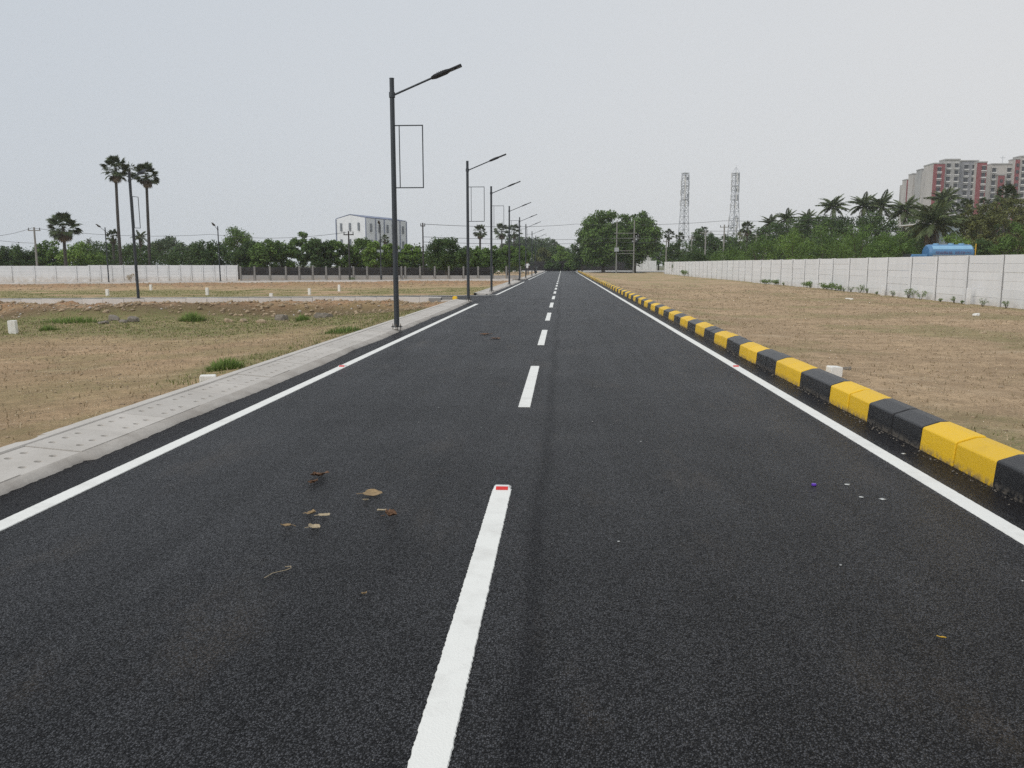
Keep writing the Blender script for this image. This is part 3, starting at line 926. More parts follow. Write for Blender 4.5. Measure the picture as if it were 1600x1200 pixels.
def bush(label, x, y, zb, w, h, mat, seed, n=2600, leaf=.24, group=None, cat='bush', name='bush', asp=.5, fat=.3, dy=1.0):
    rs = np.random.RandomState(seed)
    r = tag(empty(name, (x, y, zb)), label, cat, group)
    bl = []; h *= 1.12
    for i in range(38):
        a = rs.uniform(0, 6.28); q = math.sqrt(rs.rand())*.85
        px, py = math.cos(a)*q*w, math.sin(a)*q*w*.6*dy
        hh = h*(1-.55*q*q)*rs.uniform(.7, 1.0)
        rr = w*fat*rs.uniform(.6, 1.1)
        bl.append((px, py, max(rr*.5, hh-rr*.8)*rs.uniform(.35, 1.0) if i > 14 else hh-rr*.7, rr, rr*.75))
    b = MB()
    for k in range(7):
        q = Vector(bl[k][:3])
        b.tube([(q.x*.1, q.y*.1, -.2), (q.x*.45, q.y*.45, q.z*.55), q], [.06, .045, .02], 5)
    b.build('stem', M['bark'], r)
    leaves('foliage', bl, n, leaf, M[mat], seed+200, r, aspect=asp)
    return r

# palmyra palms: stiff fan leaves on a bare trunk
def fan_mesh(name, mat, seed, R0=.95, stalk=1.0, nblade=17, droop=.10):
    rs = np.random.RandomState(seed)
    v, f, t = [], [], []
    v += [(0, -.018, 0), (0, .018, 0), (stalk, .018, .05), (stalk, -.018, .05)]; f.append((0, 1, 2, 3)); t += [.3]*4
    for k in range(nblade):
        a = R(-128 + 256*k/(nblade-1)) ; L = R0*rs.uniform(.82, 1.05)*(1-.15*abs(a)/2.2)
        c, s = math.cos(a), math.sin(a); w = .070
        z1 = .05+rs.uniform(-.04, .04); z2 = z1 - droop*rs.uniform(.5, 1.5)
        p0 = (stalk, 0, .05)
        m = (stalk+c*L*.55, s*L*.55, z1+.03)
        e = (stalk+c*L, s*L, z2)
        i = len(v)
        v += [p0, (m[0]-s*w, m[1]+c*w, m[2]-.03), m, (m[0]+s*w, m[1]-c*w, m[2]-.03), e]
        f += [(i, i+1, i+2, i+2), (i, i+2, i+3, i+3), (i+1, i+4, i+2, i+2), (i+2, i+4, i+3, i+3)]
        t += list(rs.uniform(.2, 1, 1))*5
    me = bpy.data.meshes.new(name)
    f = [tuple(dict.fromkeys(q)) for q in f]
    me.from_pydata(v, [], f)
    a = me.attributes.new('tint', 'FLOAT', 'POINT'); a.data.foreach_set('value', t)
    me.materials.append(mat); me.update()
    return me
FANS = [fan_mesh('frond', M['leaf_palm'], s, .68, 1.16) for s in (1, 2, 3)]
DEAD = [fan_mesh('dead_frond', M['leaf_dead'], s, .7, .8, 13, .3) for s in (4, 5)]
def palmyra(label, x, y, zb, h, r, seed, nf=34, lean=0.0, group=None, trunk=.19, bend=0.0, skirt=1.0):
    rs = np.random.RandomState(seed)
    root = tag(empty('palmyra_palm', (x, y, zb)), label, 'palm tree', group)
    b = MB()
    pts, rad = [], []
    for k in range(9):
        u = k/8
        pts.append((lean*(1-u) + bend*math.sin(u*math.pi), 0, -.3 + u*(h+.3)))
        rad.append(trunk*(1.45 if k == 0 else 1.05-.25*u)*(1+.05*(k % 2)))
    b.tube(pts, rad, 10); b.build('trunk', M['palm_bark'], root, smooth=True)
    sc = r/1.62; nf = int(nf*1.45)
    for k in range(nf):
        u = (k+.5)/nf
        el = math.asin(max(-1, min(1, 1-1.78*u))) + rs.uniform(-.28, .28)
        az = k*2.399963 + rs.uniform(-.25, .25)
        dead = False
        o = link(bpy.data.objects.new('frond', FANS[k % 3]), root)
        o.location = (0, 0, h-.1)
        o.rotation_euler = Euler((rs.uniform(-.6, .6), -el, az), 'XYZ')
        o.scale = (sc*rs.uniform(.72, 1.04),)*3
    for k in range(int(14*skirt)):
        az = k*2.4 + rs.uniform(-.3, .3); el = R(rs.uniform(-82, -45))
        o = link(bpy.data.objects.new('dead_frond', DEAD[k % 2]), root)
        o.location = (0, 0, h-.15-rs.rand()*.5); o.rotation_euler = Euler((rs.uniform(-.6, .6), -el, az), 'XYZ')
        o.scale = (sc*rs.uniform(.65, .9),)*3
    return root
# coconut palms: long arching feather leaves
def feather_mesh(name, mat, seed, L=3.6, arch=1.0, nl=30):
    rs = np.random.RandomState(seed)
    v, f, t = [], [], []
    def rach(u): return Vector((L*(u - .12*arch*u*u), 0, L*(.30*u - .62*arch*u*u)))
    P = [rach(k/10) for k in range(11)]
    for k, p in enumerate(P):
        w = .035*(1-k/11)+.008
        v += [(p.x, -w, p.z), (p.x, w, p.z)]; t += [.9, .9]
        if k: i = len(v); f.append((i-4, i-3, i-1, i-2))
    for k in range(nl):
        u = .10 + .90*k/(nl-1); p = rach(u); d = (rach(min(1, u+.03))-rach(u-.03)).normalized()
        ll = .85*math.sin(math.pi*min(1, (u*.85+.18)))**.6*rs.uniform(.85, 1.1)*(1 if u < .97 else .6)
        for s in (-1, 1):
            e = p + d*ll*.55 + Vector((0, s*ll*.62, -ll*rs.uniform(.18, .60)))
            m = p.lerp(e, .45) + Vector((0, 0, .05))
            nrm = d*.10
            i = len(v)
            v += [tuple(p-nrm*.5), tuple(m-nrm), tuple(e), tuple(m+nrm)]; f.append((i, i+1, i+2, i+3)); t += [rs.uniform(.1, 1)]*4
    me = bpy.data.meshes.new(name); me.from_pydata(v, [], f)
    a = me.attributes.new('tint', 'FLOAT', 'POINT'); a.data.foreach_set('value', t)
    me.materials.append(mat); me.update()
    return me
FEA = [feather_mesh('frond', M['leaf_coco'], s, arch=a) for s, a in ((1, .9), (2, 1.15), (3, .7))]
FEAD = feather_mesh('dead_frond', M['leaf_dead'], 8, 3.0, 1.3, 20)
def coconut(label, x, y, zb, h, r, seed, nf=20, group=None, wind=0.25, dead=2):
    rs = np.random.RandomState(seed)
    root = tag(empty('coconut_palm', (x, y, zb)), label, 'palm tree', group)
    b = MB(); lx = rs.uniform(-.6, .6)
    pts = [(lx*(1-k/7)**2, 0, -.3+(h+.3)*k/7) for k in range(8)]
    b.tube(pts, [.24, .18, .16, .15, .14, .14, .13, .15], 8); b.build('trunk', M['palm_bark'], root, smooth=True)
    sc = r/3.4
    for k in range(nf):
        u = (k+.5)/nf
        el = R(84 - 112*u + rs.uniform(-8, 8)); az = k*2.399963 + rs.uniform(-.2, .2)
        o = link(bpy.data.objects.new('frond', FEA[k % 3]), root)
        o.location = (0, 0, h); o.rotation_euler = Euler((rs.uniform(-.25, .25), -el*.85, az + wind*math.cos(az)), 'XYZ')
        o.scale = (sc*rs.uniform(.82, 1.08),)*3
    for k in range(dead):
        o = link(bpy.data.objects.new('dead_frond', FEAD), root)
        o.location = (0, 0, h-.2); o.rotation_euler = Euler((0, R(50), rs.uniform(0, 6.28)), 'XYZ'); o.scale = (sc*.9,)*3
    return root

GT = 'trees behind the left walls'
def TR(label, p, w, mat='leaf_mid', seed=1, zb=-.3, **kw):
    """p = (x, y, height of the top)"""
    kw.setdefault('group', GT)
    return tree(label, p[0], p[1], zb, w, p[2]-zb, mat, seed, **kw)
TR('dark tree mass at the left edge of the photo behind the white wall', (-67.82, 98, 4.03), 2.47, 'leaf_dark', 11, z0=.1)
TR('low dark tree beside the leftmost cement pole', (-66.44, 100, 3.36), 1.89, 'leaf_dark', 12, z0=.1)
TR('bright green tree just left of the short fat palm', (-64.49, 101, 4.49), 2.07, 'leaf_mid', 13, z0=.1)
TR('bright green spreading tree just right of the short fat palm', (-59.3, 99, 4.27), 2.58, 'leaf_bright', 14, z0=.1)
TR('dark tree behind the pair of slim tall palms', (-66.39, 118, 5.07), 3.17, 'leaf_dark', 15, z0=.1)
TR('dark tree right behind the leaning lamp', (-61.3, 116, 4.64), 2.75, 'leaf_dark', 16, z0=.1)
TR('hazy blue green tree right of the tall palms', (-73.09, 150, 6.6), 3.55, 'leaf_far', 17, z0=.1, leaf=.42)
TR('second hazy tree left of the tall domed tree', (-64.4, 140, 5.49), 2.87, 'leaf_far', 18, z0=.1, leaf=.4)
TR('dark green tree behind the lamp at the wall end', (-44.96, 104, 4.79), 2.46, 'leaf_dark', 19, z0=.12)
TR('tallest domed tree of the left row', (-48.51, 122, 7.33), 2.79, 'leaf_mid', 20, z0=.15, n=5200)
TR('low dark tree in front of the tallest domed tree', (-38.89, 100, 4.5), 2.13, 'leaf_dark', 21, z0=.12)
TR('mid green tree above the left end of the post fence', (-36.27, 99, 4.62), 1.87, 'leaf_mid', 22, z0=.12)
TR('mid green tree with a raised tuft before the warehouse gap', (-34.73, 101, 4.67), 1.91, 'leaf_mid', 23, z0=.12)
TR('tree with a tall loose crown left of the warehouse', (-33.71, 106, 5.81), 1.67, 'leaf_mid', 24, z0=.2, fat=.26)
TR('dark tree below the left corner of the warehouse', (-29.61, 100, 4.71), 1.89, 'leaf_dark', 25, z0=.12)
TR('tree before the gable of the warehouse', (-27.73, 101, 4.89), 1.75, 'leaf_mid', 26, z0=.12)
TR('tree before the near corner of the warehouse', (-25.76, 103, 4.96), 1.95, 'leaf_mid', 27, z0=.12)
TR('pale green loose tree behind the third distant lamp', (-23.04, 101, 4.42), 1.75, 'leaf_bright', 28, z0=.18, fat=.24)
TR('pale green tree left of the nearest lamp pole', (-21.47, 103, 4.08), 1.54, 'leaf_bright', 29, z0=.18, fat=.25)
TR('pale green tree between the nearest lamp and the thin cement pole', (-19.23, 104, 4.18), 1.72, 'leaf_bright', 30, z0=.18, fat=.25)
TR('dense round dark tree left of the second lamp', (-13.11, 93, 4.81), 2.57, 'leaf_dark', 31, z0=.12, n=8500, leaf=.24, nb=46, fat=.26)
TR('green tree right of the second lamp pole', (-10.68, 100, 3.91), 1.81, 'leaf_mid', 32, z0=.12)
TR('low green tree left of the third lamp pole', (-9.09, 104, 3.85), 1.48, 'leaf_mid', 33, z0=.15)
TR('green tree between the third and fourth lamps', (-7.53, 112, 4.37), 1.59, 'leaf_mid', 34, z0=.12)
TR('green tree behind the fifth lamp', (-6.53, 128, 4.38), 1.62, 'leaf_mid', 35, z0=.1)
GF = 'far trees beyond the end of the road'
TR('wide flat topped far tree beyond the end of the road', (-9.1, 250, 10.35), 6.71, 'leaf_far', 36, 0, z0=.2, leaf=.6, n=5200, group=GF)
TR('far tree left of the flat topped one', (-13.73, 240, 9.28), 4.17, 'leaf_far', 37, 0, z0=.1, leaf=.6, group=GF)
TR('small far dome shaped tree right of the flat topped one', (-3.01, 255, 9.55), 2.41, 'leaf_far', 38, 0, z0=.1, leaf=.55, n=2600, group=GF)
TR('low far tree in the gap at the end of the road', (0.54, 255, 7.22), 4.02, 'leaf_far', 39, 0, z0=.05, leaf=.55, n=2600, group=GF)
bush('yellow green shrub at the left of the road end', -4.59, 192, 0, 3.03, 5.4, 'leaf_olive', 41, 3600, .42)
bush('light green shrub right above the far end of the lane line', 0.15, 190, 0, 2.85, 5.6, 'leaf_bright', 42, 3600, .40)
bush('dark creeper heaped over the stone wall at the end of the road', -2.13, 184.5, 0, 1.89, 2.6, 'leaf_dark', 43, 2600, .34)
bush('grey green creeper on the stone wall left of the large tree', 1.98, 184.5, 0, 1.74, 2.3, 'leaf_mid', 44, 2200, .34)
bush('green shrub beside the walking man', -7.76, 150, 0, 1.66, 3.4, 'leaf_dark', 45, 2400, .30)
GB = 'large trees right of the road end'
TR('left half of the large double crowned tree right of the road', (7.82, 160, 11.81), 4.8, 'leaf_mid', 51, 0, z0=.02, n=24000, leaf=.46, nb=95, fat=.27, trunk=.3, group=GB)
TR('right half of the large double crowned tree behind the twin poles', (14.01, 163, 11.86), 4.5, 'leaf_mid', 52, 0, z0=.02, n=22000, leaf=.46, nb=90, fat=.27, trunk=.3, group=GB)
TR('low dark tree at the left foot of the large double crowned tree', (3.87, 165, 6.82), 2.6, 'leaf_dark', 53, 0, z0=.02, n=4200, leaf=.38, group=GB)
TR('dark low tree in the gap right of the large double crowned tree', (21.81, 190, 6.45), 2.7, 'leaf_mid', 54, 0, z0=.05, n=3600, leaf=.42, group=GB)
GR = 'trees and bushes behind the long right wall'
TR('dark tree under the small palms left of the first mast', (22.7, 160, 6.14), 3.28, 'leaf_dark', 61, 0, z0=.02, n=4400, leaf=.36, group=GR)
TR('dark round tree right under the left mast', (27.81, 168, 8.63), 3.18, 'leaf_dark', 62, 0, z0=.05, n=4600, leaf=.4, group=GR)
TR('dark tree between the two masts', (31.27, 165, 8.37), 3.39, 'leaf_dark', 63, 0, z0=.05, n=4600, leaf=.4, group=GR)
TR('brownish green tree under the right mast', (36.73, 172, 8.01), 3.26, 'leaf_olive', 64, 0, z0=.02, n=4000, leaf=.4, group=GR)
TR('dark feathery tree behind the pale cement poles', (22.42, 128, 4.63), 3.43, 'leaf_dark', 65, 0, z0=.0, n=5200, leaf=.30, group=GR)
TR('dark tree behind the bright prosopis bushes', (38.6, 150, 9.83), 3.55, 'leaf_dark', 66, 0, z0=.05, n=4600, leaf=.36, group=GR)
TR('dark tree in the middle of the coconut palms', (41.55, 145, 10.6), 3.2, 'leaf_dark', 67, 0, z0=.05, n=4600, leaf=.36, group=GR)
TR('dark tree below the left coconut palm', (45.07, 140, 9.86), 3.31, 'leaf_dark', 68, 0, z0=.05, n=4600, leaf=.36, group=GR)
TR('dark tree below the middle coconut palms', (49.66, 138, 10.12), 3.7, 'leaf_dark', 69, 0, z0=.05, n=4800, leaf=.36, group=GR)
TR('dark tree left of the blue tank below the apartment block', (53.81, 135, 9.52), 3.2, 'leaf_dark', 70, 0, z0=.05, n=4600, leaf=.34, group=GR)
TR('dark backing tree behind the second coconut palm', (40.58, 150, 10.26), 4.26, 'leaf_dark', 401, 0, z0=.0, n=4200, leaf=.36, group=GR)
TR('dark tree left of the second coconut palm', (35.55, 152, 9.05), 3.12, 'leaf_dark', 407, 0, z0=.0, n=4200, leaf=.36, group=GR)
TR('dark tree just left of the clear standing coconut palm', (45.31, 150, 10.69), 3.08, 'leaf_dark', 408, 0, z0=.0, n=4200, leaf=.36, group=GR)
TR('dark backing tree between the two coconut groups', (51.68, 152, 11.23), 4.32, 'leaf_dark', 402, 0, z0=.0, n=4200, leaf=.36, group=GR)
TR('dark backing tree behind the touching coconut palms', (56.77, 150, 11.52), 4.26, 'leaf_dark', 403, 0, z0=.0, n=4200, leaf=.36, group=GR)
TR('dark backing tree behind the drooping coconut fronds', (59.88, 140, 9.6), 3.31, 'leaf_dark', 404, 0, z0=.0, n=4600, leaf=.36, group=GR)
TR('dark backing tree behind the pale blue house', (65.39, 142, 9.28), 3.36, 'leaf_dark', 405, 0, z0=.0, n=4600, leaf=.36, group=GR)
TR('dark tree behind the olive clump at the right', (65.35, 130, 10.12), 3.49, 'leaf_dark', 406, 0, z0=.0, n=5000, leaf=.36, group=GR)
def PB(label, px, w, h, seed, mat='leaf_mid', y=100, n=5200, leaf=.26, **kw):
    return bush(label, px, y, 0, w, h, mat, seed, n, leaf, group=GR, asp=.28, **kw)
PB('leftmost feathery bush behind the long right wall', 18.02, 2.79, 3.95, 71, 'leaf_dark', 118)
PB('dark feathery bush behind the pale pole with a box', 22.15, 3.0, 3.9, 72, 'leaf_mid', 112)
PB('mid green feathery bush below the lone round palm', 24.88, 3.18, 5.19, 73, 'leaf_mid', 106)
PB('bright green feathery bush right of the lone round palm', 27.16, 3.0, 5.57, 74, 'leaf_bright', 100)
PB('broad green feathery bush in the middle of the wall', 29.44, 3.9, 5.78, 75, 'leaf_mid', 95)
PB('big drooping green bush left of the blue tank', 31.38, 3.83, 5.94, 76, 'leaf_mid', 90, 6000)
PB('green bush touching the left end of the blue tank', 32.84, 2.68, 5.18, 77, 'leaf_mid', 85, 5600)
PB('bright leafy bush directly behind the blue tank', 41.83, 2.47, 4.79, 78, 'leaf_bright', 92, 3800, .30)
PB('dark green bush right of the blue tank', 42.92, 1.67, 4.13, 79, 'leaf_dark', 88, 3600, .30)
PB('green bush at the right edge of the photo above the wall', 44.06, 1.99, 5.23, 80, 'leaf_mid', 84, 4600, .30)
PB('green bush just outside the right edge', 45.5, 2.27, 5.16, 81, 'leaf_mid', 80, 3000, .30)
TR('tall olive tree at the right, left part of its clump', (52.26, 108, 9.76), 2.9, 'leaf_olive', 82, 0, z0=.05, n=7500, leaf=.30, nb=46, fat=.24, group=GR)
TR('tall olive tree below the palm at the right edge', (53.77, 104, 10.04), 2.95, 'leaf_olive', 83, 0, z0=.05, n=7500, leaf=.30, nb=46, fat=.24, group=GR)
TR('bare greyish brown tree right of the pale blue house', (48.25, 100, 6.46), 1.89, 'leaf_olive', 84, 0, z0=.08, n=2600, leaf=.22, nb=30, fat=.22, group=GR)
TR('olive tree just outside the right edge', (57.05, 102, 8.75), 3.06, 'leaf_olive', 85, 0, z0=.05, n=3600, leaf=.32, group=GR)
# dark undergrowth that reads as one mass
def mass(name, label, x0, x1, y, z, h, n, seed, mat='leaf_dark', leaf=.34, k=60, zb=0):
    rs = np.random.RandomState(seed)
    bl = [(rs.uniform(x0, x1), y+rs.uniform(-1.2, 1.2), zb+rs.uniform(.2, .9)*h, rs.uniform(.35, .6)*h, rs.uniform(.3, .5)*h) for _ in range(k)]
    o = leaves(name, bl, n, leaf, M[mat], seed, None)
    return tag(o, label, kind='stuff')
mass('undergrowth', 'dark undergrowth below the left row of trees', -76, -8, 104, 0, 3.5, 20000, 91, k=130, zb=-.5)
mass('undergrowth', 'dark undergrowth at the road end behind the stone wall', -26, 20, 194, 0, 4.8, 12000, 92, leaf=.5, k=90)
mass('undergrowth', 'dark low thicket between the fence trees and the road end', -22, -5, 140, 0, 3.4, 4500, 94, leaf=.4, k=40)
mass('undergrowth', 'dark undergrowth behind the long right wall', 24, 96, 122, 0, 5.0, 16000, 93, leaf=.4, k=120)

# palms
GP = 'palmyra palms on the left'
def PL(label, xc, yc, Y, r, seed, zb=-.35, **kw):
    return palmyra(label, xc, Y, zb, yc-zb, r, seed, **kw)
palmyra('short palmyra palm with a broad round crown and brown skirt', -57.07, 92, -.4, 5.74+.4, 1.89, 1, skirt=1.7, group=GP, nf=38)
palmyra('tallest slim palmyra palm, left of the leaning lamp head', -54.78, 100, -.4, 13.1+.4, 1.89, 2, lean=-.1, group=GP, bend=-.10, skirt=1.2)
palmyra('slim palmyra palm right of the leaning lamp head', -52.5, 103, -.4, 12.64+.4, 1.87, 3, lean=-.3, group=GP, skirt=1.0)
palmyra('small hidden palmyra palm whose crown shows right behind the leaning lamp top', -59.42, 112, -.4, 14.39+.4, 1.15, 4, nf=16, lean=0, group=GP, skirt=.3)
palmyra('small low palm left of the leaning lamp', -61.31, 110, -.4, 5.34+.4, 1.04, 5, nf=26, group=GP)
coconut('low coconut palm right of the leaning lamp', -58.6, 112, -.4, 5.06+.4, 1.5, 6, group='coconut palms on the left')
coconut('tiny coconut palm left of the tall palms', -65.99, 112, -.4, 4.54+.4, 0.8, 7, nf=12, group='coconut palms on the left')
palmyra('small palm before the warehouse side wall', -27.03, 125, -.4, 5.3+.4, 0.89, 8, nf=20, group=GP, skirt=.5)
palmyra('palm standing between the second and third lamp poles', -13.46, 135, -.2, 6.81+.2, 1.33, 9, nf=28, group=GP, skirt=1.0)
palmyra('left one of two far palms behind the fourth lamp', -13.95, 190, 0, 8.96, 2.1, 10, nf=24, group=GP, skirt=.5)
palmyra('right one of two far palms behind the fourth lamp', -11.46, 195, 0, 9.0, 2.15, 11, nf=24, group=GP, skirt=.5)
GQ = 'palms behind the long right wall'
palmyra('small round palm at the left end of the right tree line', 21.4, 170, 0, 7.46, 1.34, 12, nf=26, group=GQ, skirt=.4)
palmyra('small round palm next to it, just left of the left mast', 23.88, 172, 0, 6.88, 1.22, 13, nf=24, group=GQ, skirt=.3)
palmyra('small palm crown rising above the trees between the masts', 29.25, 175, 0, 8.4, 1.1, 14, nf=22, group=GQ, skirt=.2)
palmyra('lone round palm right of the right mast', 30.49, 140, 0, 7.52, 1.38, 15, nf=30, group=GQ, skirt=1.2)
palmyra('palmyra palm in front of the grey apartment wall', 59.56, 128, 0, 10.01, 1.52, 16, nf=30, group=GQ, skirt=.4)
palmyra('palmyra palm crown before the red panel of the farther block', 64.14, 132, 0, 10.64, 1.25, 17, nf=24, group=GQ, skirt=.2)
palmyra('big palmyra palm crown near the right edge', 57.23, 112, 0, 10.22, 1.77, 18, nf=36, group=GQ, skirt=.8)
for i, (px, py, Y, r, lb) in enumerate([
    (38.99, 8.97, 160, 2.15, 'leftmost coconut palm of the right tree line'),
    (41.51, 9.68, 158, 2.37, 'second coconut palm from the left in the right tree line'),
    (47.37, 10.03, 165, 2.21, 'coconut palm low between the second and the tall ones'),
    (47.37, 11.23, 150, 2.72, 'coconut palm standing clear against the sky at the wall middle'),
    (51.12, 11.17, 146, 2.65, 'left one of a touching pair of coconut palms'),
    (54.73, 11.29, 148, 2.92, 'right one of a touching pair of coconut palms'),
    (55.59, 10.02, 140, 2.87, 'coconut palm before the left end of the apartment block'),
    (60.79, 11.29, 138, 2.83, 'coconut palm in front of the left red panel'),
    (46.53, 6.32, 108, 3.92, 'big near coconut palm with pale drooping fronds above the blue tank')]):
    coconut(lb, px, Y, 0, py, r*1.12, 30+i, nf=36 if i == 8 else 32, group=GQ, dead=6 if i == 8 else 2)

# ------------------------------------------------------------------ weeds along walls, tufts
def blades(name, pts, hts, mat, seed, parent=None, w=.008, spread=.35, kind='stuff', label=None):
    rs = np.random.RandomState(seed); n = len(pts); P = np.asarray(pts, float)
    a = rs.uniform(0, 6.283, n); t = rs.uniform(0, spread, n); h = np.asarray(hts)
    d = np.stack([np.cos(a)*np.sin(t), np.sin(a)*np.sin(t), np.cos(t)], 1)
    s = np.stack([-np.sin(a), np.cos(a), np.zeros(n)], 1)*np.minimum(w, h*.25)[:, None]
    tip = P + d*h[:, None]; mid = P + d*(h*.5)[:, None] - np.stack([np.cos(a), np.sin(a), np.zeros(n)], 1)*(h*.06)[:, None]
    v = np.stack([P - s, P + s, mid + s*.8, tip], 1)
    v2 = np.stack([P - s, mid + s*.8, tip, mid - s*.8], 1)
    V = np.concatenate([v.reshape(-1, 3), v2.reshape(-1, 3)])
    q = np.arange(n*8).reshape(n*2, 4)
    tint = np.repeat(rs.rand(n), 4); tint = np.concatenate([tint, tint])
    o = np_mesh(name, V, q, mat, {'tint': tint}, parent=parent)
    return tag(o, label, kind=kind)
def weed(label, x, y, w, h, seed, mat='weed', group=None, name='weed', n=None, z=None):
    rs = np.random.RandomState(seed)
    r = tag(empty(name, (x, y, float(gz(x, y)) if z is None else z)), label, 'weed', group)
    b = MB(); ns = 7; bl = []
    for k in range(ns):
        a = rs.uniform(0, 6.28); q = rs.uniform(.2, 1)*w; hh = h*rs.uniform(.55, 1)
        e = Vector((math.cos(a)*q, math.sin(a)*q*.7, hh))
        b.tube([(e.x*.1, e.y*.1, -.03), (e.x*.5, e.y*.5, hh*.6), e], [.008, .006, .003], 4)
        bl.append((e.x*.9, e.y*.9, hh*.85, w*.32, h*.17)); bl.append((e.x*.6, e.y*.6, hh*.55, w*.28, h*.17))
    b.build('stem', M['bark'], r)
    tag(leaves('foliage', bl, n or int(260), max(.035, w*.17), M[mat], seed, r, aspect=.45), kind='stuff')
    return r
GW = 'weeds along the foot of the long right wall'
wl = [(1198, 'bushy'), (1212, 'bushy'), (1226, 'sparse'), (1262, 'bushy'), (1270, 'low'), (1288, 'low'), (1296, 'bushy'), (1308, 'bushy'), (1321, 'small'), (1333, 'small'), (1345, 'tall'), (1357, 'small'), (1373, 'tiny'), (1401, 'small'), (1421, 'tall'), (1446, 'tall'), (1472, 'tiny'), (1495, 'small'), (1507, 'tiny'), (1544, 'small'), (1583, 'small')]
WX = [63.01, 60.4, 58.0, 52.63, 51.58, 49.35, 48.42, 47.09, 45.73, 44.55, 43.42, 42.36, 41.02, 38.87, 37.47, 35.86, 34.32, 33.08, 32.46, 30.71, 29.06]
ordn = ['first', 'second', 'third', 'fourth', 'fifth', 'sixth', 'seventh', 'eighth', 'ninth', 'tenth', 'eleventh', 'twelfth', 'thirteenth', 'fourteenth', 'fifteenth', 'sixteenth', 'seventeenth', 'eighteenth', 'nineteenth', 'twentieth', 'twenty-first']
for i, ((px, kd), y) in enumerate(zip(wl, WX)):
    hh = {'bushy': .42, 'sparse': .30, 'low': .24, 'small': .28, 'tall': .46, 'tiny': .16}[kd]
    weed('%s green weed at the foot of the long white wall, %s from the far end' % (kd, ordn[i]), 15.25+random.uniform(-.1, .05), y, hh*(1.2 if kd == 'bushy' else .7), hh*random.uniform(.9, 1.15), 300+i, group=GW, n=420 if kd == 'bushy' else 220)
weed('small dark bush at the far end of the long white wall', 15.0, 103, .8, .9, 340, n=400)
def tuft(label, x, y, w, h, n, seed, mat='grass', dx=1.0, cat='grass tuft'):
    rs = np.random.RandomState(seed)
    r = tag(empty('grass_tuft', (x, y, 0)), label, cat)
    a = rs.uniform(0, 6.28, n); q = np.sqrt(rs.rand(n))
    px, py = x + np.cos(a)*q*w*dx, y + np.sin(a)*q*w
    ok = (px < -4.37)
    px, py, q = px[ok], py[ok], q[ok]; k = len(px)
    o = blades('blades', np.stack([px-x, py-y, gz(px, py)-.01], 1), h*rs.uniform(.4, 1.1, k)*(1.1-.6*q*q), M[mat], seed, parent=r, w=np.full(k, .004*(1+y/13)), spread=.95)
    return r
tuft('round bright green tuft on the bank left of the nearest lamp', -7.76, 24.09, .20, .24, 180, 341, 'tuft')
tuft('feathery green tuft at the foot of the bank behind the nearer plot', -11.46, 24.79, .36, .32, 340, 342, 'tuft', 1.0)
tuft('small green tuft right of the big white marker stone', -13.95, 21.45, .20, .16, 260, 343, 'tuft', 1.2)
tuft('low grass sprawling over the bank behind the big marker stone', -15.09, 24.41, .55, .22, 420, 344, 'tuft', 2.0)
tuft('lush green tuft leaning on the outer edge of the kerb strip', -4.74, 11.2, .26, .17, 700, 347, 'tuft', .9)
tuft('green tuft by the strip just in front of the nearest lamp', -4.75, 17.6, .40, .16, 320, 348, 'tuft')
weed('dry pale shrub against the white wall beside the leaning lamp', -43.55, 80.9, .55, .85, 345, mat='straw', n=420, z=-.28)
weed('small weed at the foot of the dark wooden pole', -20.81, 80.6, .4, .35, 346, n=200, z=-.15)
# ------------------------------------------------------------------ warehouse
M['clad'] = simple('white_cladding', (.68, .70, .72), .6, var=.03, scale=.6, stain=(.48, .50, .52), stain_amt=.3, stain_scale=(.6, .6, .1))
M['trim'] = simple('blue_grey_trim', (.17, .20, .29), .6)
M['slit'] = simple('grey_window_strip', (.17, .19, .215), .4)
Lp, Cp, Rp = Vector((-56.51, 205, 0)), Vector((-47.66, 200, 0)), Vector((-41.27, 218, 0))
HZ = 12.55; PK = 13.07 + .35
wh = tag(empty('warehouse', Cp), 'white industrial warehouse with slit windows rising behind the left trees', 'building')
l, c, r_ = Lp-Cp, Vector((0, 0, 0)), Rp-Cp
bk = l + r_; up = Vector((0, 0, 1))
def wallq(name, a, b, za, zb, mid=None, mat=None):
    d = (b-a).normalized(); n = Vector((d.y, -d.x, 0))*.12
    pts = [a, b, b+up*zb] + ([a.lerp(b, .47)+up*mid] if mid else []) + [a+up*za]
    k = len(pts); mb = MB()
    mb.add([tuple(p) for p in pts]+[tuple(p-n*2) for p in pts], [tuple(range(k)), tuple(range(k, 2*k))[::-1]]+[(i, (i+1) % k, k+(i+1) % k, k+i) for i in range(k)])
    return mb.build(name, mat or M['clad'], wh)
wallq('wall', l, c, HZ, HZ, PK); wallq('wall', c, r_, HZ, HZ); wallq('wall', r_, bk, HZ, HZ, PK); wallq('wall', bk, l, HZ, HZ)
mb = MB()
m1, m2 = l.lerp(c, .47)+up*(PK+.1), bk.lerp(r_, .47)+up*(PK+.1)
mb.add([tuple(p) for p in (l+up*(HZ+.05), m1, c+up*(HZ+.05), bk+up*(HZ+.05), m2, r_+up*(HZ+.05))], [(0, 1, 4, 3), (1, 2, 5, 4)])
rf = mb.build('roof', M['trim'], wh); so = rf.modifiers.new('solid', 'SOLIDIFY'); so.thickness = .14; so.offset = 1
def strip_on(name, a, b, t, w, z0, z1, mat, out=.18):
    d = (b-a).normalized(); n = Vector((d.y, -d.x, 0)); p = a.lerp(b, t)
    mb = MB(); mb.obox(p+n*(.10+out/2)+up*((z0+z1)/2), d*w/2, n*out/2, up*((z1-z0)/2)); return mb.build(name, mat, wh)
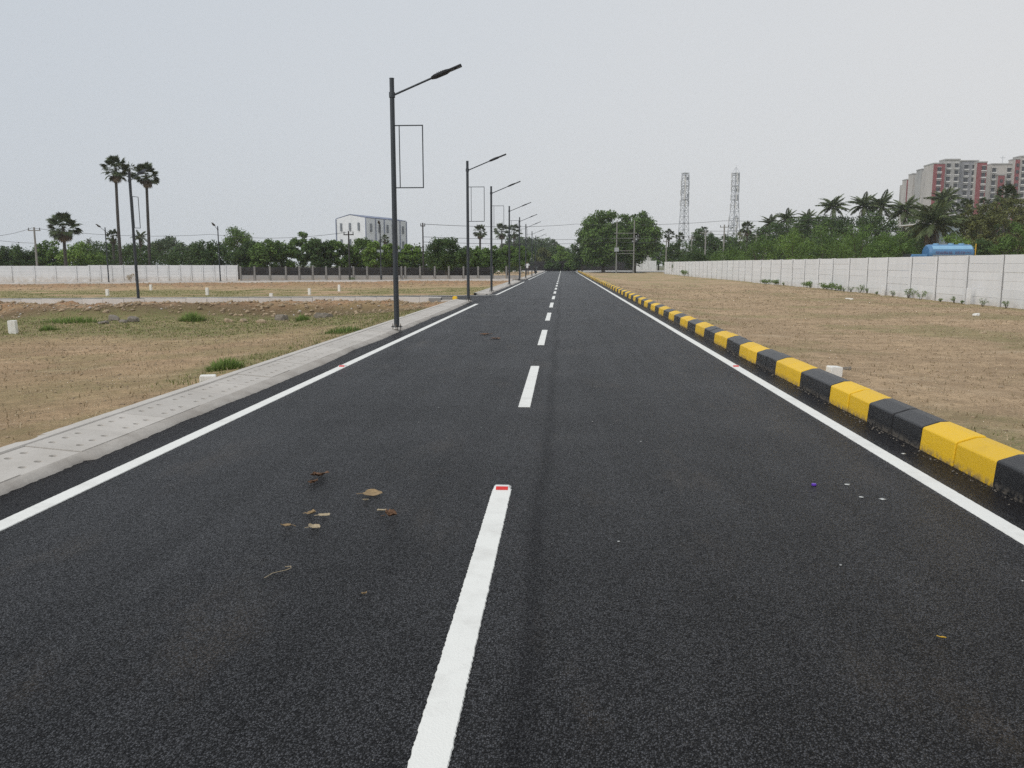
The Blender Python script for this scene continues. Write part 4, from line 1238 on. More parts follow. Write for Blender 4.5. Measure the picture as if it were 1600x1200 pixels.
for t in (.18, .47, .76):
    for z0, z1 in ((9.6, 11.5), (5.4, 7.6)): strip_on('window', l, c, t, .5, z0+.0, z1, M['slit'])
for t in (.10, .30, .50, .90):
    for z0, z1 in ((9.3, 11.3), (5.2, 7.4)): strip_on('window', c, r_, t, .6, z0, z1, M['slit'])
for t in (.21, .42, .62, .82): strip_on('downpipe', c, r_, t, .16, 0, HZ, M['trim'], .14)
for (a, b, t) in ((l, c, .99), (c, r_, .995), (l, c, .01)): strip_on('corner_trim', a, b, t, .22, 0, HZ, M['trim'], .10)

# ------------------------------------------------------------------ apartment blocks
def stained(name, col, dark, amt): return simple(name, col, .9, var=.08, scale=.25, stain=dark, stain_amt=amt, stain_scale=(.22, .22, .045))
M['apt_cream'] = stained('apartment_cream', (.46, .43, .40), (.20, .195, .19), .8)
M['apt_grey'] = stained('apartment_stained_grey', (.38, .37, .355), (.11, .115, .13), .9)
M['apt_dark'] = stained('apartment_black_stained', (.27, .27, .285), (.07, .078, .095), .95)
M['apt_red'] = stained('apartment_red', (.235, .055, .060), (.14, .055, .058), .65)
M['apt_win'] = simple('dark_window', (.030, .032, .038), .3)
M['apt_white'] = simple('white_balcony', (.62, .61, .59), .8)
wb = MB(); wb.box(-.75, .75, -.35, -.02, -.9, .9); win_me = wb.mesh('window', M['apt_win'])
sb = MB(); sb.box(-1.0, 1.0, -.9, -.02, -1.45, -.95); shelf_me = sb.mesh('balcony', M['apt_white'])
ub = MB(); ub.box(-.95, .95, -.8, -.02, 1.0, 1.15); shade_me = ub.mesh('sunshade', M['apt_white'])
def block(label, mods):
    """mods: (x0, x1, top, y, depth, mat, [window columns 0..1], white bits)"""
    x00, y00 = mods[0][0], mods[0][3]
    r = tag(empty('apartment_block', (x00, y00, 0)), label, 'building')
    for x0, x1, top, y, dp, mat, cols, bits in mods:
        mb = MB(); mb.box(x0-x00, x1-x00, y-y00, y-y00+min(dp, 6), -2, top)
        if dp > 6: mb.box(x0-x00+5, x1-x00+5, y-y00+6, y-y00+22, -2, top-1)
        w = mb.build('wall', M['apt_cream' if mat == 'apt_red' else mat], r)
        if mat == 'apt_red':
            mb = MB(); mb.box(x0-x00, x1-x00, y-y00-.25, y-y00-.004, -2, top-.2); mb.build('red_panel', M['apt_red'], w)
        mb = MB(); mb.box(x0-x00-.15, x1-x00+.15, y-y00-.4, y-y00+min(dp, 6)+.1, top, top+.5); mb.build('parapet', M['apt_grey'], w)
        for cfr in cols:
            z = top - 2.6
            while z > 12:
                for me, on in ((win_me, 1), (shelf_me, bits), (shade_me, bits)):
                    if not on: continue
                    o = link(bpy.data.objects.new(me.name.split('.')[0], me), w)
                    o.location = (x0-x00+(x1-x0)*cfr, y-y00-(.26 if mat == 'apt_red' else 0), z)
                    if not bits: o.scale = (.8, 1, .75)
                z -= 3.0
    return r
block('tall stained grey and red apartment block above the coconut palms', [
    (190.02, 194.51, 47.64, 478, 16, 'apt_red', (.5,), 0),
    (185.98, 191.29, 48.87, 460, 18, 'apt_cream', (.3, .7), 0),
    (181.86, 185.98, 49.0, 440, 18, 'apt_grey', (.3, .7), 0),
    (177.07, 179.79, 48.94, 420, 18, 'apt_cream', (.5,), 0),
    (170.61, 175.77, 47.24, 400, 18, 'apt_red', (.48,), 1),
    (176.52, 183.14, 49.17, 402, 20, 'apt_grey', (.25, .80), 1),
    (184.55, 192.94, 48.89, 405, 20, 'apt_dark', (.36, .78), 1),
    (190.98, 195.42, 47.9, 402, 20, 'apt_red', (.66,), 1)])
block('pale apartment block with red panels at the right edge of the photo', [
    (208.57, 212.25, 47.41, 430, 18, 'apt_cream', (.3, .7), 0),
    (200.3, 211.62, 47.68, 408, 20, 'apt_cream', (.12, .72), 1),
    (203.12, 206.02, 42.58, 406.6, 1.2, 'apt_red', (.5,), 0),
    (209.57, 211.58, 49.57, 405, 20, 'apt_red', (.5,), 0),
    (212.0, 225.21, 50.83, 406, 20, 'apt_cream', (.15, .5, .8), 1)])
mb = MB(); mb.tube([(0, 0, 0), (0, 0, 4)], .08, 5).tube([(-1.2, 0, 3.2), (1.2, 0, 3.2)], .06, 4).tube([(-.8, 0, 2.6), (.8, 0, 2.6)], .05, 4)
o = mb.build('roof_antenna', M['galv']); o.location = (207.25, 412, 48.09); tag(o, 'thin antenna on the roof of the pale apartment block', 'antenna')

# pale blue house between the palms
M['blue_wall'] = simple('pale_blue_wall', (.33, .41, .46), .85, var=.06, stain=(.22, .25, .27), stain_amt=.5)
hx, hy = 52.6, 118.0
hs = tag(empty('small_house', (hx, hy, 0)), 'small pale blue house half hidden behind the near coconut palm', 'building')
ht = 6.85
W_ = 54.57 - hx
mb = MB(); mb.box(0, W_, 0, 5, 0, ht); mb.build('wall', M['blue_wall'], hs)
mb = MB(); mb.box(-4.2, W_+.5, -.5, 5.4, ht, ht+.16); mb.build('roof', M['apt_white'], hs)
mb = MB(); mb.box(W_, W_+1.0, .6, 5, 0, ht-1.5); mb.build('annex', M['blue_wall'], hs)
mb = MB(); mb.box(W_-.1, W_+1.2, .4, 5.2, ht-1.5, ht-1.32); mb.build('annex_roof', M['apt_white'], hs)
mb = MB(); mb.box(.5, 1.3, -.05, -.002, ht-2.3, ht-1.1); mb.build('window', M['apt_win'], hs)

# ------------------------------------------------------------------ blue tanker lorry
M['tank'] = simple('blue_tank_paint', (.075, .20, .38), .45, var=.08, scale=2, stain=(.10, .20, .32), stain_amt=.4)
M['tank_light'] = simple('pale_blue_band', (.24, .44, .62), .45, var=.06, scale=2)
M['tank_text'] = simple('dark_red_lettering', (.11, .035, .075), .6)
M['tyre'] = simple('black_tyre', (.018, .018, .018), .9)
M['yellow_metal'] = simple('yellow_painted_metal', (.60, .36, .03), .6)
ty = 82.0
tx0, tx1, tz1 = 34.81, 38.99, 3.35
tk = tag(empty('tanker_lorry', ((tx0+tx1)/2, ty, 0)), 'blue water tanker lorry parked behind the long white wall', 'lorry')
Lh = (tx1-tx0)/2; rz = .80; cz = tz1 - rz
def tankring(u, k=1.0): return [(u, .95*k*math.cos(a), cz + rz*k*math.sin(a)) for a in [2*math.pi*i/28 for i in range(28)]]
vs = []; us = [(-Lh, .82), (-Lh+.12, .97), (-Lh+.2, 1), (Lh-.2, 1), (Lh-.12, .97), (Lh, .82)]
for u, k in us: vs += tankring(u, k)
fs = [(i*28+k, i*28+(k+1) % 28, (i+1)*28+(k+1) % 28, (i+1)*28+k) for i in range(5) for k in range(28)]
fs += [tuple(range(28))[::-1], tuple(5*28+k for k in range(28))]
tb = MB().add(vs, fs).build('tank', M['tank'], tk, smooth=True)
# the light painted band on the upper flank, lettering below it
def flank(a0, a1, x0, x1, out):
    v = []; n = 5
    for x in (x0, x1):
        for i in range(n+1):
            a = a0+(a1-a0)*i/n; v.append((x, -(.95+out)*math.cos(a), cz+(rz+out)*math.sin(a)))
    return v, [(i, i+1, n+2+i, n+1+i) for i in range(n)]
mb = MB(); mb.add(*flank(.42, .98, -Lh+.3, Lh-.22, .012)); mb.build('painted_band', M['tank_light'], tb)
mb = MB(); mb.add(*flank(-.32, -.26, -Lh+.3, Lh-.25, .012)); mb.build('painted_line', M['apt_white'], tb)
rs = np.random.RandomState(8)
x = -Lh+.55
while x < Lh-.5:
    if abs(x - .1) < .12: x += .24; continue
    w = rs.uniform(.07, .12); big = x < 1.15
    a0, a1 = (-.16, .18) if big else (-.04, .12)
    mb = MB()
    v, f = flank(a0+rs.uniform(0, .03), a1-rs.uniform(0, .06), x, x+.045, .014); mb.add(v, f)
    v, f = flank(a0+.0, a0+.035, x+.028, x+w*.8, .0143) if rs.rand() < .5 else flank(a1-.04, a1-.005, x+.028, x+w*.8, .0143); mb.add(v, f)
    if rs.rand() < .6:
        v, f = flank(a0+.09, a0+.12, x+.028, x+w*.6, .0146); mb.add(v, f)
    mb.build('letter', M['tank_text'], tb); x += w+.035
for x in (-Lh+.9, .2, Lh-.9):
    mb = MB(); mb.tube([(x, 0, tz1-.03), (x, 0, tz1+.10)], .26, 12); mb.build('hatch', M['tank_light'], tb)
mb = MB(); mb.box(-Lh+.1, Lh-.1, -.85, .85, .85, 1.02); mb.build('chassis', M['tyre'], tk)
for x in (Lh+.10,):
    for y in (-.75, .75):
        mb = MB(); mb.tube([(x, y, .9), (x, y, tz1+.06)], .045, 6); mb.build('rear_frame_post', M['yellow_metal'], tk)
    mb = MB(); mb.tube([(x, -.75, tz1-.5), (x, .75, tz1-.5)], .045, 6); mb.build('rear_frame_bar', M['yellow_metal'], tk)
cab = MB(); cx_ = -Lh-2.0
cab.prism([(cx_, .7), (cx_, 1.7), (cx_+.35, 2.42), (cx_+1.75, 2.42), (cx_+1.75, .7)], -1.05, 1.05); cab.build('cab', M['tank'], tk, bevel=.05)
cab = MB(); cab.obox((cx_+.16, 0, 2.08), (.17, 0, .38), (0, .9, 0), (-.02, 0, .012)); cab.build('windscreen', M['apt_win'], tk)
for x in (cx_+.8, .9, 2.1 if Lh > 2.4 else 1.9):
    for y in (-.95, .95):
        mb = MB(); mb.tube([(x, y-.14, .48), (x, y+.14, .48)], .48, 18); wl_ = mb.build('wheel', M['tyre'], tk)
        mb = MB(); mb.tube([(x, y-.16, .48), (x, y+.16, .48)], .2, 10); mb.build('rim', M['galv'], wl_)

# ------------------------------------------------------------------ phone masts
def mast(label, x, y, H, w0, w1, seed, ants, taperz, dishes, spike):
    rs = np.random.RandomState(seed)
    r = tag(empty('lattice_mast', (x, y, 0)), label, 'mast'); r.rotation_euler = (0, 0, R(20+seed*9))
    def hw(z): return (w0 + (w1-w0)*min(1, z/taperz))/2
    for sx, sy in ((-1,-1), (1,-1), (1,1), (-1,1)):
        b = MB(); b.tube([(sx*hw(0), sy*hw(0), 0), (sx*hw(taperz), sy*hw(taperz), taperz), (sx*hw(H), sy*hw(H), H)], .13, 5); b.build('leg', M['galv'], r)
    z = 2.0; b = MB()
    while z < H-.5:
        st = max(1.9, hw(z)*2*.95); z2 = min(H, z+st)
        a, c_ = hw(z), hw(z2)
        cs = [(-1,-1), (1,-1), (1,1), (-1,1)]
        for k in range(4):
            p, q = cs[k], cs[(k+1) % 4]
            b.tube([(p[0]*a, p[1]*a, z), (q[0]*c_, q[1]*c_, z2)], .055, 4); b.tube([(q[0]*a, q[1]*a, z), (p[0]*c_, p[1]*c_, z2)], .055, 4)
            b.tube([(p[0]*a, p[1]*a, z), (q[0]*a, q[1]*a, z)], .055, 4)
        z = z2
    b.build('bracing', M['galv'], r)
    for z in ants:
        for k in range(3):
            a = 2*math.pi*k/3 + rs.uniform(-.3, .3); q = hw(z)+.75
            b = MB(); b.box(-.18, .18, -.1, .1, -1.1, 1.1); o = b.build('antenna_panel', M['apt_white'] if k else M['galv'], r)
            o.location = (math.cos(a)*q, math.sin(a)*q, z+rs.uniform(-.5, .5)); o.rotation_euler = (0, 0, a+R(90))
            b = MB(); b.tube([(math.cos(a)*.3, math.sin(a)*.3, z), (math.cos(a)*q, math.sin(a)*q, z)], .06, 4); b.build('bracket', M['galv'], r)
    for z, a in dishes:
        b = MB(); q = hw(z)+.5; b.tube([(math.cos(a)*q, math.sin(a)*q, z), (math.cos(a)*(q+.3), math.sin(a)*(q+.3), z)], [.65, .55], 12); b.build('dish', M['galv'], r)
    for z in (H*.72, H*.86, H-.2):
        b = MB(); h_ = hw(z)+.15; b.box(-h_, h_, -h_, h_, z, z+.12); b.build('platform', M['galv'], r)
    if spike:
        b = MB()
        for sx, sy in ((-1,-1), (1,-1), (1,1), (-1,1)): b.tube([(sx*hw(H), sy*hw(H), H), (0, 0, H+2.2)], .05, 4)
        b.tube([(0, 0, H+2.0), (0, 0, H+3.0)], .04, 4); b.build('lightning_spike', M['galv'], r)
mast('left one of the two lattice phone masts, with a flat top', 47.3, 330, 36.53, 3.9, 1.9, 1, (34.5, 32.5, 30.5, 28.5, 27.0, 25), 26, ((34.5, .2), (29.5, 3.4), (26.5, 5)), False)
mast('right one of the two lattice phone masts, with a pointed top', 66.64, 330, 36.4, 4.6, 1.9, 2, (35.5, 33, 30.0, 27.5, 24, 18.5, 16.5, 14.5), 26, ((30, .4), (27, .1), (17, 3.6), (15.5, 3.2), (19.5, .3)), True)

# ------------------------------------------------------------------ electricity poles and wires
def pole(label, x, y, zb, top, mat='wood_pole', r0=.13, arm=1.3, arms=1, seed=1, box=False, ins=True, cat='electric pole'):
    r = tag(empty('utility_pole', (x, y, zb)), label, cat)
    b = MB(); b.tube([(0,0,-.5), (0,0,top-zb)], [r0, r0*.7], 8); b.build('pole', M[mat], r)
    for k in range(arms):
        z = top-zb-.35-.8*k
        b = MB(); b.box(-arm/2, arm/2, -.05, .05, z-.05, z+.05); b.build('crossarm', M[mat], r)
        if ins:
            for s in (-.45, .0, .45):
                b = MB(); b.tube([(s*arm, 0, z+.05), (s*arm, 0, z+.30)], [.05, .035], 6); b.build('insulator', M['dark_pole'], r)
    if box:
        b = MB(); b.box(-.35, .35, -.45, -.12, top-zb-5.2, top-zb-4.2); b.build('meter_box', M['apt_white'], r)
    return r
pole('pale cement pole with crossarm left of the short palm', -57.89, 88, -.45, 5.49, arm=1.4)
pole('dark wooden pole standing in front of the post fence', -21.08, 80.9, -.16, 4.71, 'dark_pole', .10, 1.0, 1)
pole('thin cement pole left of the round dark tree', -15.4, 91, -.2, 5.99, 'dark_pole', .10, .5, 1)
pole('short pale pole at the right end of the large tree', 18.51, 150, 0, 5.86, arms=1, arm=1.2)
pole('pale cement pole under the left mast', 18.98, 124, 0, 5.65, arms=1, arm=1.0)
pole('taller cement pole right of the left mast', 20.66, 122, 0, 6.31, arms=1, arm=1.6)
pole('cement pole with a meter box before the feathery trees', 22.52, 118, 0, 6.94, arms=1, arm=1.2, box=True)
pole('short cement pole among the coconut palms', 29.72, 130, 0, 6.03, arms=1, arm=.8)
pole('pale cement pole just right of the lone round palm', 31.26, 130, 0, 6.22, arms=1, arm=.8)
# twin poles that carry a transformer
xa, xb, dy_ = 9.66, 12.75, 150
dp = tag(empty('transformer_poles', (xa, dy_, 0)), 'pair of cement poles with crossbars and a transformer before the large tree', 'electric pole')
Hd = 9.25; wd = xb-xa
for q in (0, wd):
    b = MB(); b.tube([(q, 0, -.3), (q, 0, Hd)], [.13, .09], 8); b.build('pole', M['wood_pole'], dp)
for z, ex in ((Hd-2.3, .5), (Hd-3.2, .9), (Hd-5.4, .2), (Hd-5.9, .2)):
    b = MB(); b.box(-ex, wd+ex, -.24, -.16, z-.045, z+.045); b.build('crossarm', M['wood_pole'], dp)
b = MB(); b.box(-.4, .35, -.65, -.2, 3.7, 4.4); tr = b.build('transformer', M['galv'], dp)
for s in (-.25, 0, .25):
    b = MB(); b.tube([(s, -.5, 4.5), (s, -.5, 4.8)], .05, 6); b.build('insulator', M['dark_pole'], tr)
def wire(label, pts, r=.016, sag=.5):
    P = []
    for a, b_ in zip(pts, pts[1:]):
        a, b_ = Vector(a), Vector(b_)
        for k in range(12):
            u = k/12; p = a.lerp(b_, u); p.z -= sag*4*u*(1-u); P.append(p)
    P.append(Vector(pts[-1]))
    b = MB(); b.tube(P, r, 4); o = b.build('power_line', M['wire']); return tag(o, label, 'power line', 'overhead power lines')
wire('power line from the left edge to the cement pole by the short palm', [(-67.76, 90, 4.75), (-58.12, 88, 5.42), (-41.04, 95, 4.94)], .018)
wire('lower power line at the left edge of the photo', [(-67.75, 90, 4.82), (-57.82, 88, 3.76)], .018, .2)
wire('power line reaching the dark wooden pole by the warehouse', [(-41.04, 95, 4.94), (-21.33, 81, 4.59)], .018)
wire('upper power line crossing the sky behind the lamp row', [(-15.51, 91, 5.86), (2.34, 150, 8.6), (26.69, 140, 8.58), (46.54, 120, 8.46)], .026, .4)
wire('power line at crossbar height of the twin poles', [(-15.46, 91, 4.47), (9.58, 150, 6.1), (20.68, 122, 5.76), (31.48, 110, 5.97)], .024, .3)
wire('lowest power line behind the lamp row', [(-15.47, 91, 3.91), (9.59, 150, 5.42), (19.0, 124, 5.09)], .024, .3)
wire('power line among the right palms', [(20.67, 122, 6.22), (37.17, 130, 7.36), (47.63, 118, 6.09)], .022, .3)

# ------------------------------------------------------------------ walking man and parked motorcycle
def skinned(name, verts, edges, rad, mat, parent, root=0, sub=2):
    me = bpy.data.meshes.new(name); me.from_pydata(verts, edges, []); me.materials.append(mat)
    o = link(bpy.data.objects.new(name, me), parent)
    o.modifiers.new('skin', 'SKIN')
    if not me.skin_vertices:
        bpy.context.view_layer.update()
    sv = me.skin_vertices[0].data if me.skin_vertices else None
    if sv:
        for i, rr in enumerate(rad): sv[i].radius = rr if hasattr(rr, '__len__') else (rr, rr)
        sv[root].use_root = True
    s = o.modifiers.new('sub', 'SUBSURF'); s.levels = sub; s.render_levels = sub
    return o
M['skin'] = simple('brown_skin', (.17, .095, .06), .6)
M['shirt'] = simple('white_shirt', (.78, .79, .82), .8, var=.04)
M['trousers'] = simple('grey_trousers', (.055, .055, .065), .85)
M['hair'] = simple('black_hair', (.012, .011, .010), .7)
man = tag(empty('person', (-4.50, 105.5, .05), R(4)), 'man in a white shirt and dark trousers walking away beside the lamp row', 'person')
V = [(0,0,.93), (0,.01,1.12), (0,.02,1.32), (0,.01,1.45), (0,.0,1.53), (0,.01,1.64), (0,.01,1.72),
     (-.10,0,.88), (-.11,.10,.50), (-.11,.06,.10), (-.12,.20,.04), (.10,0,.88), (.11,-.04,.50), (.12,-.24,.14), (.13,-.14,.04),
     (-.19,.01,1.40), (-.25,-.06,1.14), (-.24,.02,.90), (-.24,.05,.80), (.19,.01,1.40), (.26,.05,1.15), (.25,.16,.93), (.25,.19,.84)]
E_ = [(0,1),(1,2),(2,3),(3,4),(4,5),(5,6),(0,7),(7,8),(8,9),(9,10),(0,11),(11,12),(12,13),(13,14),(3,15),(15,16),(16,17),(17,18),(3,19),(19,20),(20,21),(21,22)]
rad = [(.15,.11), (.14,.10), (.16,.11), (.10,.08), .055, .095, .07, .085, .055, .04, .035, .085, .055, .04, .035, .06, .042, .032, .035, .06, .042, .032, .035]
bd = skinned('body', V, E_, rad, M['skin'], man)
skinned('shirt', [(0,0,.86), (0,.01,1.10), (0,.02,1.32), (0,.01,1.44), (-.20,.01,1.40), (-.25,-.05,1.20), (.20,.01,1.40), (.26,.04,1.20)],
        [(0,1),(1,2),(2,3),(3,4),(4,5),(3,6),(6,7)], [(.19,.14), (.175,.13), (.19,.14), (.12,.10), .085, .075, .085, .075], M['shirt'], man)
for s, a in ((-1, V[7:10]), (1, V[11:14])):
    skinned('trouser_leg', [(s*.06, 0, .95)] + [tuple(p) for p in a], [(0,1),(1,2),(2,3)], [.12, .105, .078, .065], M['trousers'], man)
skinned('hair', [(0,.0,1.72), (0,-.02,1.68)], [(0,1)], [.085, .09], M['hair'], man)
for s, p in ((-1, V[18]), (1, V[22])):
    for k in range(5):
        b = MB(); x = p[0] + (k-2)*.006; y = p[1]-.035+.018*k
        L_ = (.055, .075, .082, .076, .06)[k]
        b.tube([(x, y, p[2]-.02), (x-s*.004, y+.004, p[2]-.02-L_*.55), (x-s*.012, y+.01, p[2]-.02-L_)], [.011, .010, .007], 6); b.build('finger', M['skin'], man)
for s in (-1, 1):
    b = MB(); b.tube([(s*.09, .0, 1.60), (s*.10, -.01, 1.64)], .018, 6); b.build('ear', M['skin'], man)
M['cloth_green'] = simple('green_bike_panel', (.03, .07, .055), .4)
mc = tag(empty('motorcycle', (-4.28, 132, .06), R(80)), 'dark green motorcycle parked beyond the walking man', 'motorcycle')
def disc(name, x, z, rr, w, mat, parent):
    n = 20; v = []
    for y in (-w, w):
        for k in range(n): a = 2*math.pi*k/n; v.append((x+math.cos(a)*rr, y, z+math.sin(a)*rr)); v.append((x+math.cos(a)*rr*.74, y, z+math.sin(a)*rr*.74))
    f = []
    for k in range(n):
        q = (k+1) % n; a, b2, c2, d2 = 2*k, 2*k+1, 2*q+1, 2*q
        f += [(a, b2, c2, d2), (2*n+a, 2*n+d2, 2*n+c2, 2*n+b2), (a, d2, 2*n+d2, 2*n+a), (b2, 2*n+b2, 2*n+c2, c2)]
    return MB().add(v, f).build(name, mat, parent)
for x in (-.62, .62):
    w_ = disc('wheel', x, .30, .30, .045, M['tyre'], mc)
    b = MB()
    for k in range(6):
        a = math.pi*k/3; b.tube([(x, 0, .30), (x+math.cos(a)*.23, 0, .30+math.sin(a)*.23)], .008, 4)
    b.build('spoke', M['galv'], w_)
b = MB(); b.tube([(.62, .07, .30), (.50, .07, .85)], .022, 6); b.tube([(.62, -.07, .30), (.50, -.07, .85)], .022, 6); b.build('fork', M['galv'], mc)
b = MB(); b.tube([(-.62, 0, .32), (-.1, 0, .40), (.2, 0, .36), (.48, 0, .80)], .04, 6); b.build('chassis', M['tyre'], mc)
b = MB(); b.tube([(-.18, 0, .42), (.22, 0, .42)], [.13, .16], 8); b.build('engine', M['galv'], mc)
b = MB(); b.tube([(.02, 0, .74), (.20, 0, .80), (.42, 0, .78)], [.08, .15, .07], 10); b.build('fuel_tank', M['cloth_green'], mc)
b = MB(); b.tube([(-.66, 0, .80), (-.3, 0, .76), (.04, 0, .76)], [.07, .12, .08], 8); b.build('seat', M['tyre'], mc)
b = MB(); b.tube([(.46, -.34, .98), (.50, -.14, .92), (.50, .14, .92), (.46, .34, .98)], .016, 6); b.build('handlebar', M['galv'], mc)
b = MB(); b.tube([(.52, 0, .82), (.62, 0, .82)], [.06, .09], 12); b.build('headlight', M['shirt'], mc)
for s in (-1, 1):
    b = MB(); b.tube([(.46, s*.26, .96), (.44, s*.30, 1.12)], .008, 4); b.tube([(.44, s*.27, 1.13), (.44, s*.36, 1.13)], .035, 6); b.build('mirror', M['tyre'], mc)
b = MB(); b.tube([(-.1, .13, .32), (-.7, .14, .36)], .035, 8); b.build('exhaust', M['galv'], mc)
b = MB(); b.tube([(-.05, -.1, .35), (-.12, -.28, .0)], .012, 5); b.build('side_stand', M['tyre'], mc)

# ------------------------------------------------------------------ marker stones
def stone(label, x, y, w, d, h, z=None, rot=0, lean=0, group='white marker stones on the left plots', mat='white_stone'):
    zz = float(gz(x, y)) if z is None else z
    b = MB(); b.prism([(-w/2, -.06), (-w/2*.96, h*.96), (-w/2*.8, h), (w/2*.8, h), (w/2*.96, h*.97), (w/2, -.06)], -d/2, d/2)
    o = b.build('marker_stone', M[mat], bevel=min(w, d)*.08); o.location = (x, y, zz); o.rotation_euler = (0, R(lean), R(rot))
    return tag(o, label, 'marker stone', group)
stone('big flaking white marker stone at the left edge, near the viewer', -14.1, 20.25, .19, .15, .34, rot=12, lean=-2)
stone('white marker stone just left of the leaning lamp pole', -25.12, 44.12, .145, .14, .36)
stone('white marker stone just right of the leaning lamp pole, set back', -28.25, 55.08, .15, .14, .40)
stone('white marker stone below the right end of the white wall', -19.44, 44.08, .15, .14, .40)
stone('short white marker stone right above the pale side kerb', -14.59, 40.53, .16, .15, .22)
stone('white marker stone second to the left of the nearest lamp pole', -13.72, 44.02, .14, .14, .37)
stone('white marker stone first to the left of the nearest lamp pole', -13.5, 49.22, .14, .14, .40)
stone('flat white stone block touching the outer edge of the kerb strip', -4.45, 9.98, .20, .15, .07, z=.045, rot=20)
stone('square white painted stone on the dirt behind the striped kerb', 3.37, 10.31, .155, .15, .19, z=.055, rot=8, lean=3, group=None)
stone('thin pale stub at the wall foot, left of the blue tanker lorry', 15.25, 40.3, .13, .12, .5, z=-.02, group=None, mat='white_wall')
stone('thin pale stub at the wall foot, right below the tanker lorry end', 15.25, 31.97, .13, .12, .62, z=-.02, group=None, mat='white_wall')

# ------------------------------------------------------------------ road studs with red reflectors
M['red'] = simple('red_reflector', (.62, .035, .03), .3, var=.1, scale=60)
M['stud'] = simple('white_stud_shell', (.72, .72, .70), .5)
def stud(label, x, y):
    r = tag(empty('road_stud', (x, y, .005)), label, 'road stud', 'road studs with red reflectors')
    v = [(-.06,-.05,0), (.06,-.05,0), (.06,.05,0), (-.06,.05,0), (-.045,-.022,.018), (.045,-.022,.018), (.045,.022,.018), (-.045,.022,.018)]
    b = MB(); b.add(v, [(0,3,2,1),(4,5,6,7),(0,1,5,4),(1,2,6,5),(2,3,7,6),(3,0,4,7)]); b.build('shell', M['stud'], r, bevel=.003)
    b = MB(); n = Vector((0, -.54, .84)); b.obox((0, -.0375, .0100), (.040, 0, 0), Vector((0, .84, .54))*.0145, n*.0018); b.build('reflector', M['red'], r)
stud('road stud at the far tip of the nearest lane dash', -.392, 5.35)
stud('road stud on the left edge line', -3.23, 11.83)
stud('road stud on the right edge line', 2.56, 12.18)

# ------------------------------------------------------------------ litter on the road
M['dry_leaf'] = simple('dry_brown_leaf', (.27, .19, .10), .85, var=.35, scale=40)
M['dark_leaf'] = simple('dark_brown_leaf', (.13, .070, .038), .85, var=.45, scale=40)
M['pale_leaf'] = simple('pale_dry_leaf', (.40, .33, .22), .85, var=.25, scale=40)
def leaf(label, x, y, a, b_, mat, rot, curl=.02, seed=1, crumple=.0, stalk=True, name='dry_leaf', cat='leaf'):
    rs = np.random.RandomState(seed); nr, na = 5, 18
    v = [(0, 0, .012)]; f = []
    ph = rs.uniform(0, 6.28, 3)
    for i in range(1, nr+1):
        for k in range(na):
            t = 2*math.pi*k/na; u = i/nr
            e = 1 + .10*math.sin(3*t+ph[0]) + .06*math.sin(7*t+ph[1]) + crumple*rs.uniform(-.3, .3)*(i == nr)
            z = .006 + curl*u*u*(.45+.30*math.sin(t+ph[2])+.15*math.sin(3*t+ph[0])) + crumple*.02*rs.rand()
            v.append((a*u*e*math.cos(t), b_*u*e*math.sin(t), z))
    for k in range(na): f.append((0, 1+k, 1+(k+1) % na))
    for i in range(nr-1):
        for k in range(na): f.append((1+i*na+k, 1+(i+1)*na+k, 1+(i+1)*na+(k+1) % na, 1+i*na+(k+1) % na))
    mb = MB(); mb.add(v, f)
    me = bpy.data.meshes.new(name); me.from_pydata(mb.v, [], mb.f); me.materials.append(mat); me.update()
    o = link(bpy.data.objects.new(name, me))
    so = o.modifiers.new('solid', 'SOLIDIFY'); so.thickness = .0025; so.offset = 0
    o.location = (x, y, .004); o.rotation_euler = (0, 0, R(rot))
    if stalk:
        b2 = MB(); b2.tube([(-a*.95, 0, .012), (-a*1.35, .004, .010), (-a*1.7, .012, .006)], .0018, 5); b2.build('stalk', mat, o)
    return tag(o, label, cat, 'dry leaves lying on the road')
leaf('largest flat tan leaf lying on the left lane', -1.23, 5.14, .062, .048, M['dry_leaf'], 10, .022, 1)
leaf('dark torn leaf, the farthest one of the leaf litter', -1.71, 5.56, .055, .055, M['dark_leaf'], 40, .035, 2, 1.0, False)
leaf('small dark brown leaf scrap at the near end of the farthest torn leaf', -1.7, 5.38, .030, .024, M['dark_leaf'], 20, .02, 12, .8, False)
leaf('small tan leaf with dark spots left of the pale sliver', -1.5, 4.69, .030, .032, M['dry_leaf'], 5, .018, 3, .4)
leaf('thin pale leaf sliver pointing right', -1.41, 4.66, .034, .014, M['pale_leaf'], 15, .012, 4, .2)
leaf('leftmost small tan leaf with its stalk up', -1.57, 4.45, .030, .020, M['dry_leaf'], 200, .015, 5, .3)
leaf('pale tan leaf nearest to the viewer in the litter', -1.4, 4.43, .032, .028, M['pale_leaf'], 12, .022, 6, .3)
leaf('small oval leaf with a pale rim left of the dark curled one', -1.09, 4.78, .028, .022, M['pale_leaf'], 0, .012, 7, .1, False)
leaf('dark curled brown leaf at the right end of the litter', -1.01, 4.68, .036, .032, M['dark_leaf'], 15, .034, 8, .9)
leaf('tiny pale curl in front of the largest leaf', -1.24, 4.99, .018, .007, M['pale_leaf'], 10, .010, 9, .3, False)
leaf('slim ochre leaf on the right lane, low in the photo', 1.54, 3.22, .018, .005, M['yellow_metal'], -14, .006, 10, .1, False)
leaf('small brown scrap below the leaf litter', -0.89, 3.51, .012, .008, M['dry_leaf'], 30, .008, 11, .4, False)
b = MB(); b.tube([(-1.42, 3.69, .004), (-1.4, 3.75, .006), (-1.35, 3.79, .006), (-1.33, 3.81, .010), (-1.34, 3.84, .008), (-1.37, 3.84, .004)], .0017, 5)
tag(b.build('thread', M['pale_leaf']), 'thin pale bent thread lying on the left lane', 'thread')
M['purple'] = simple('purple_plastic', (.11, .03, .42), .35)
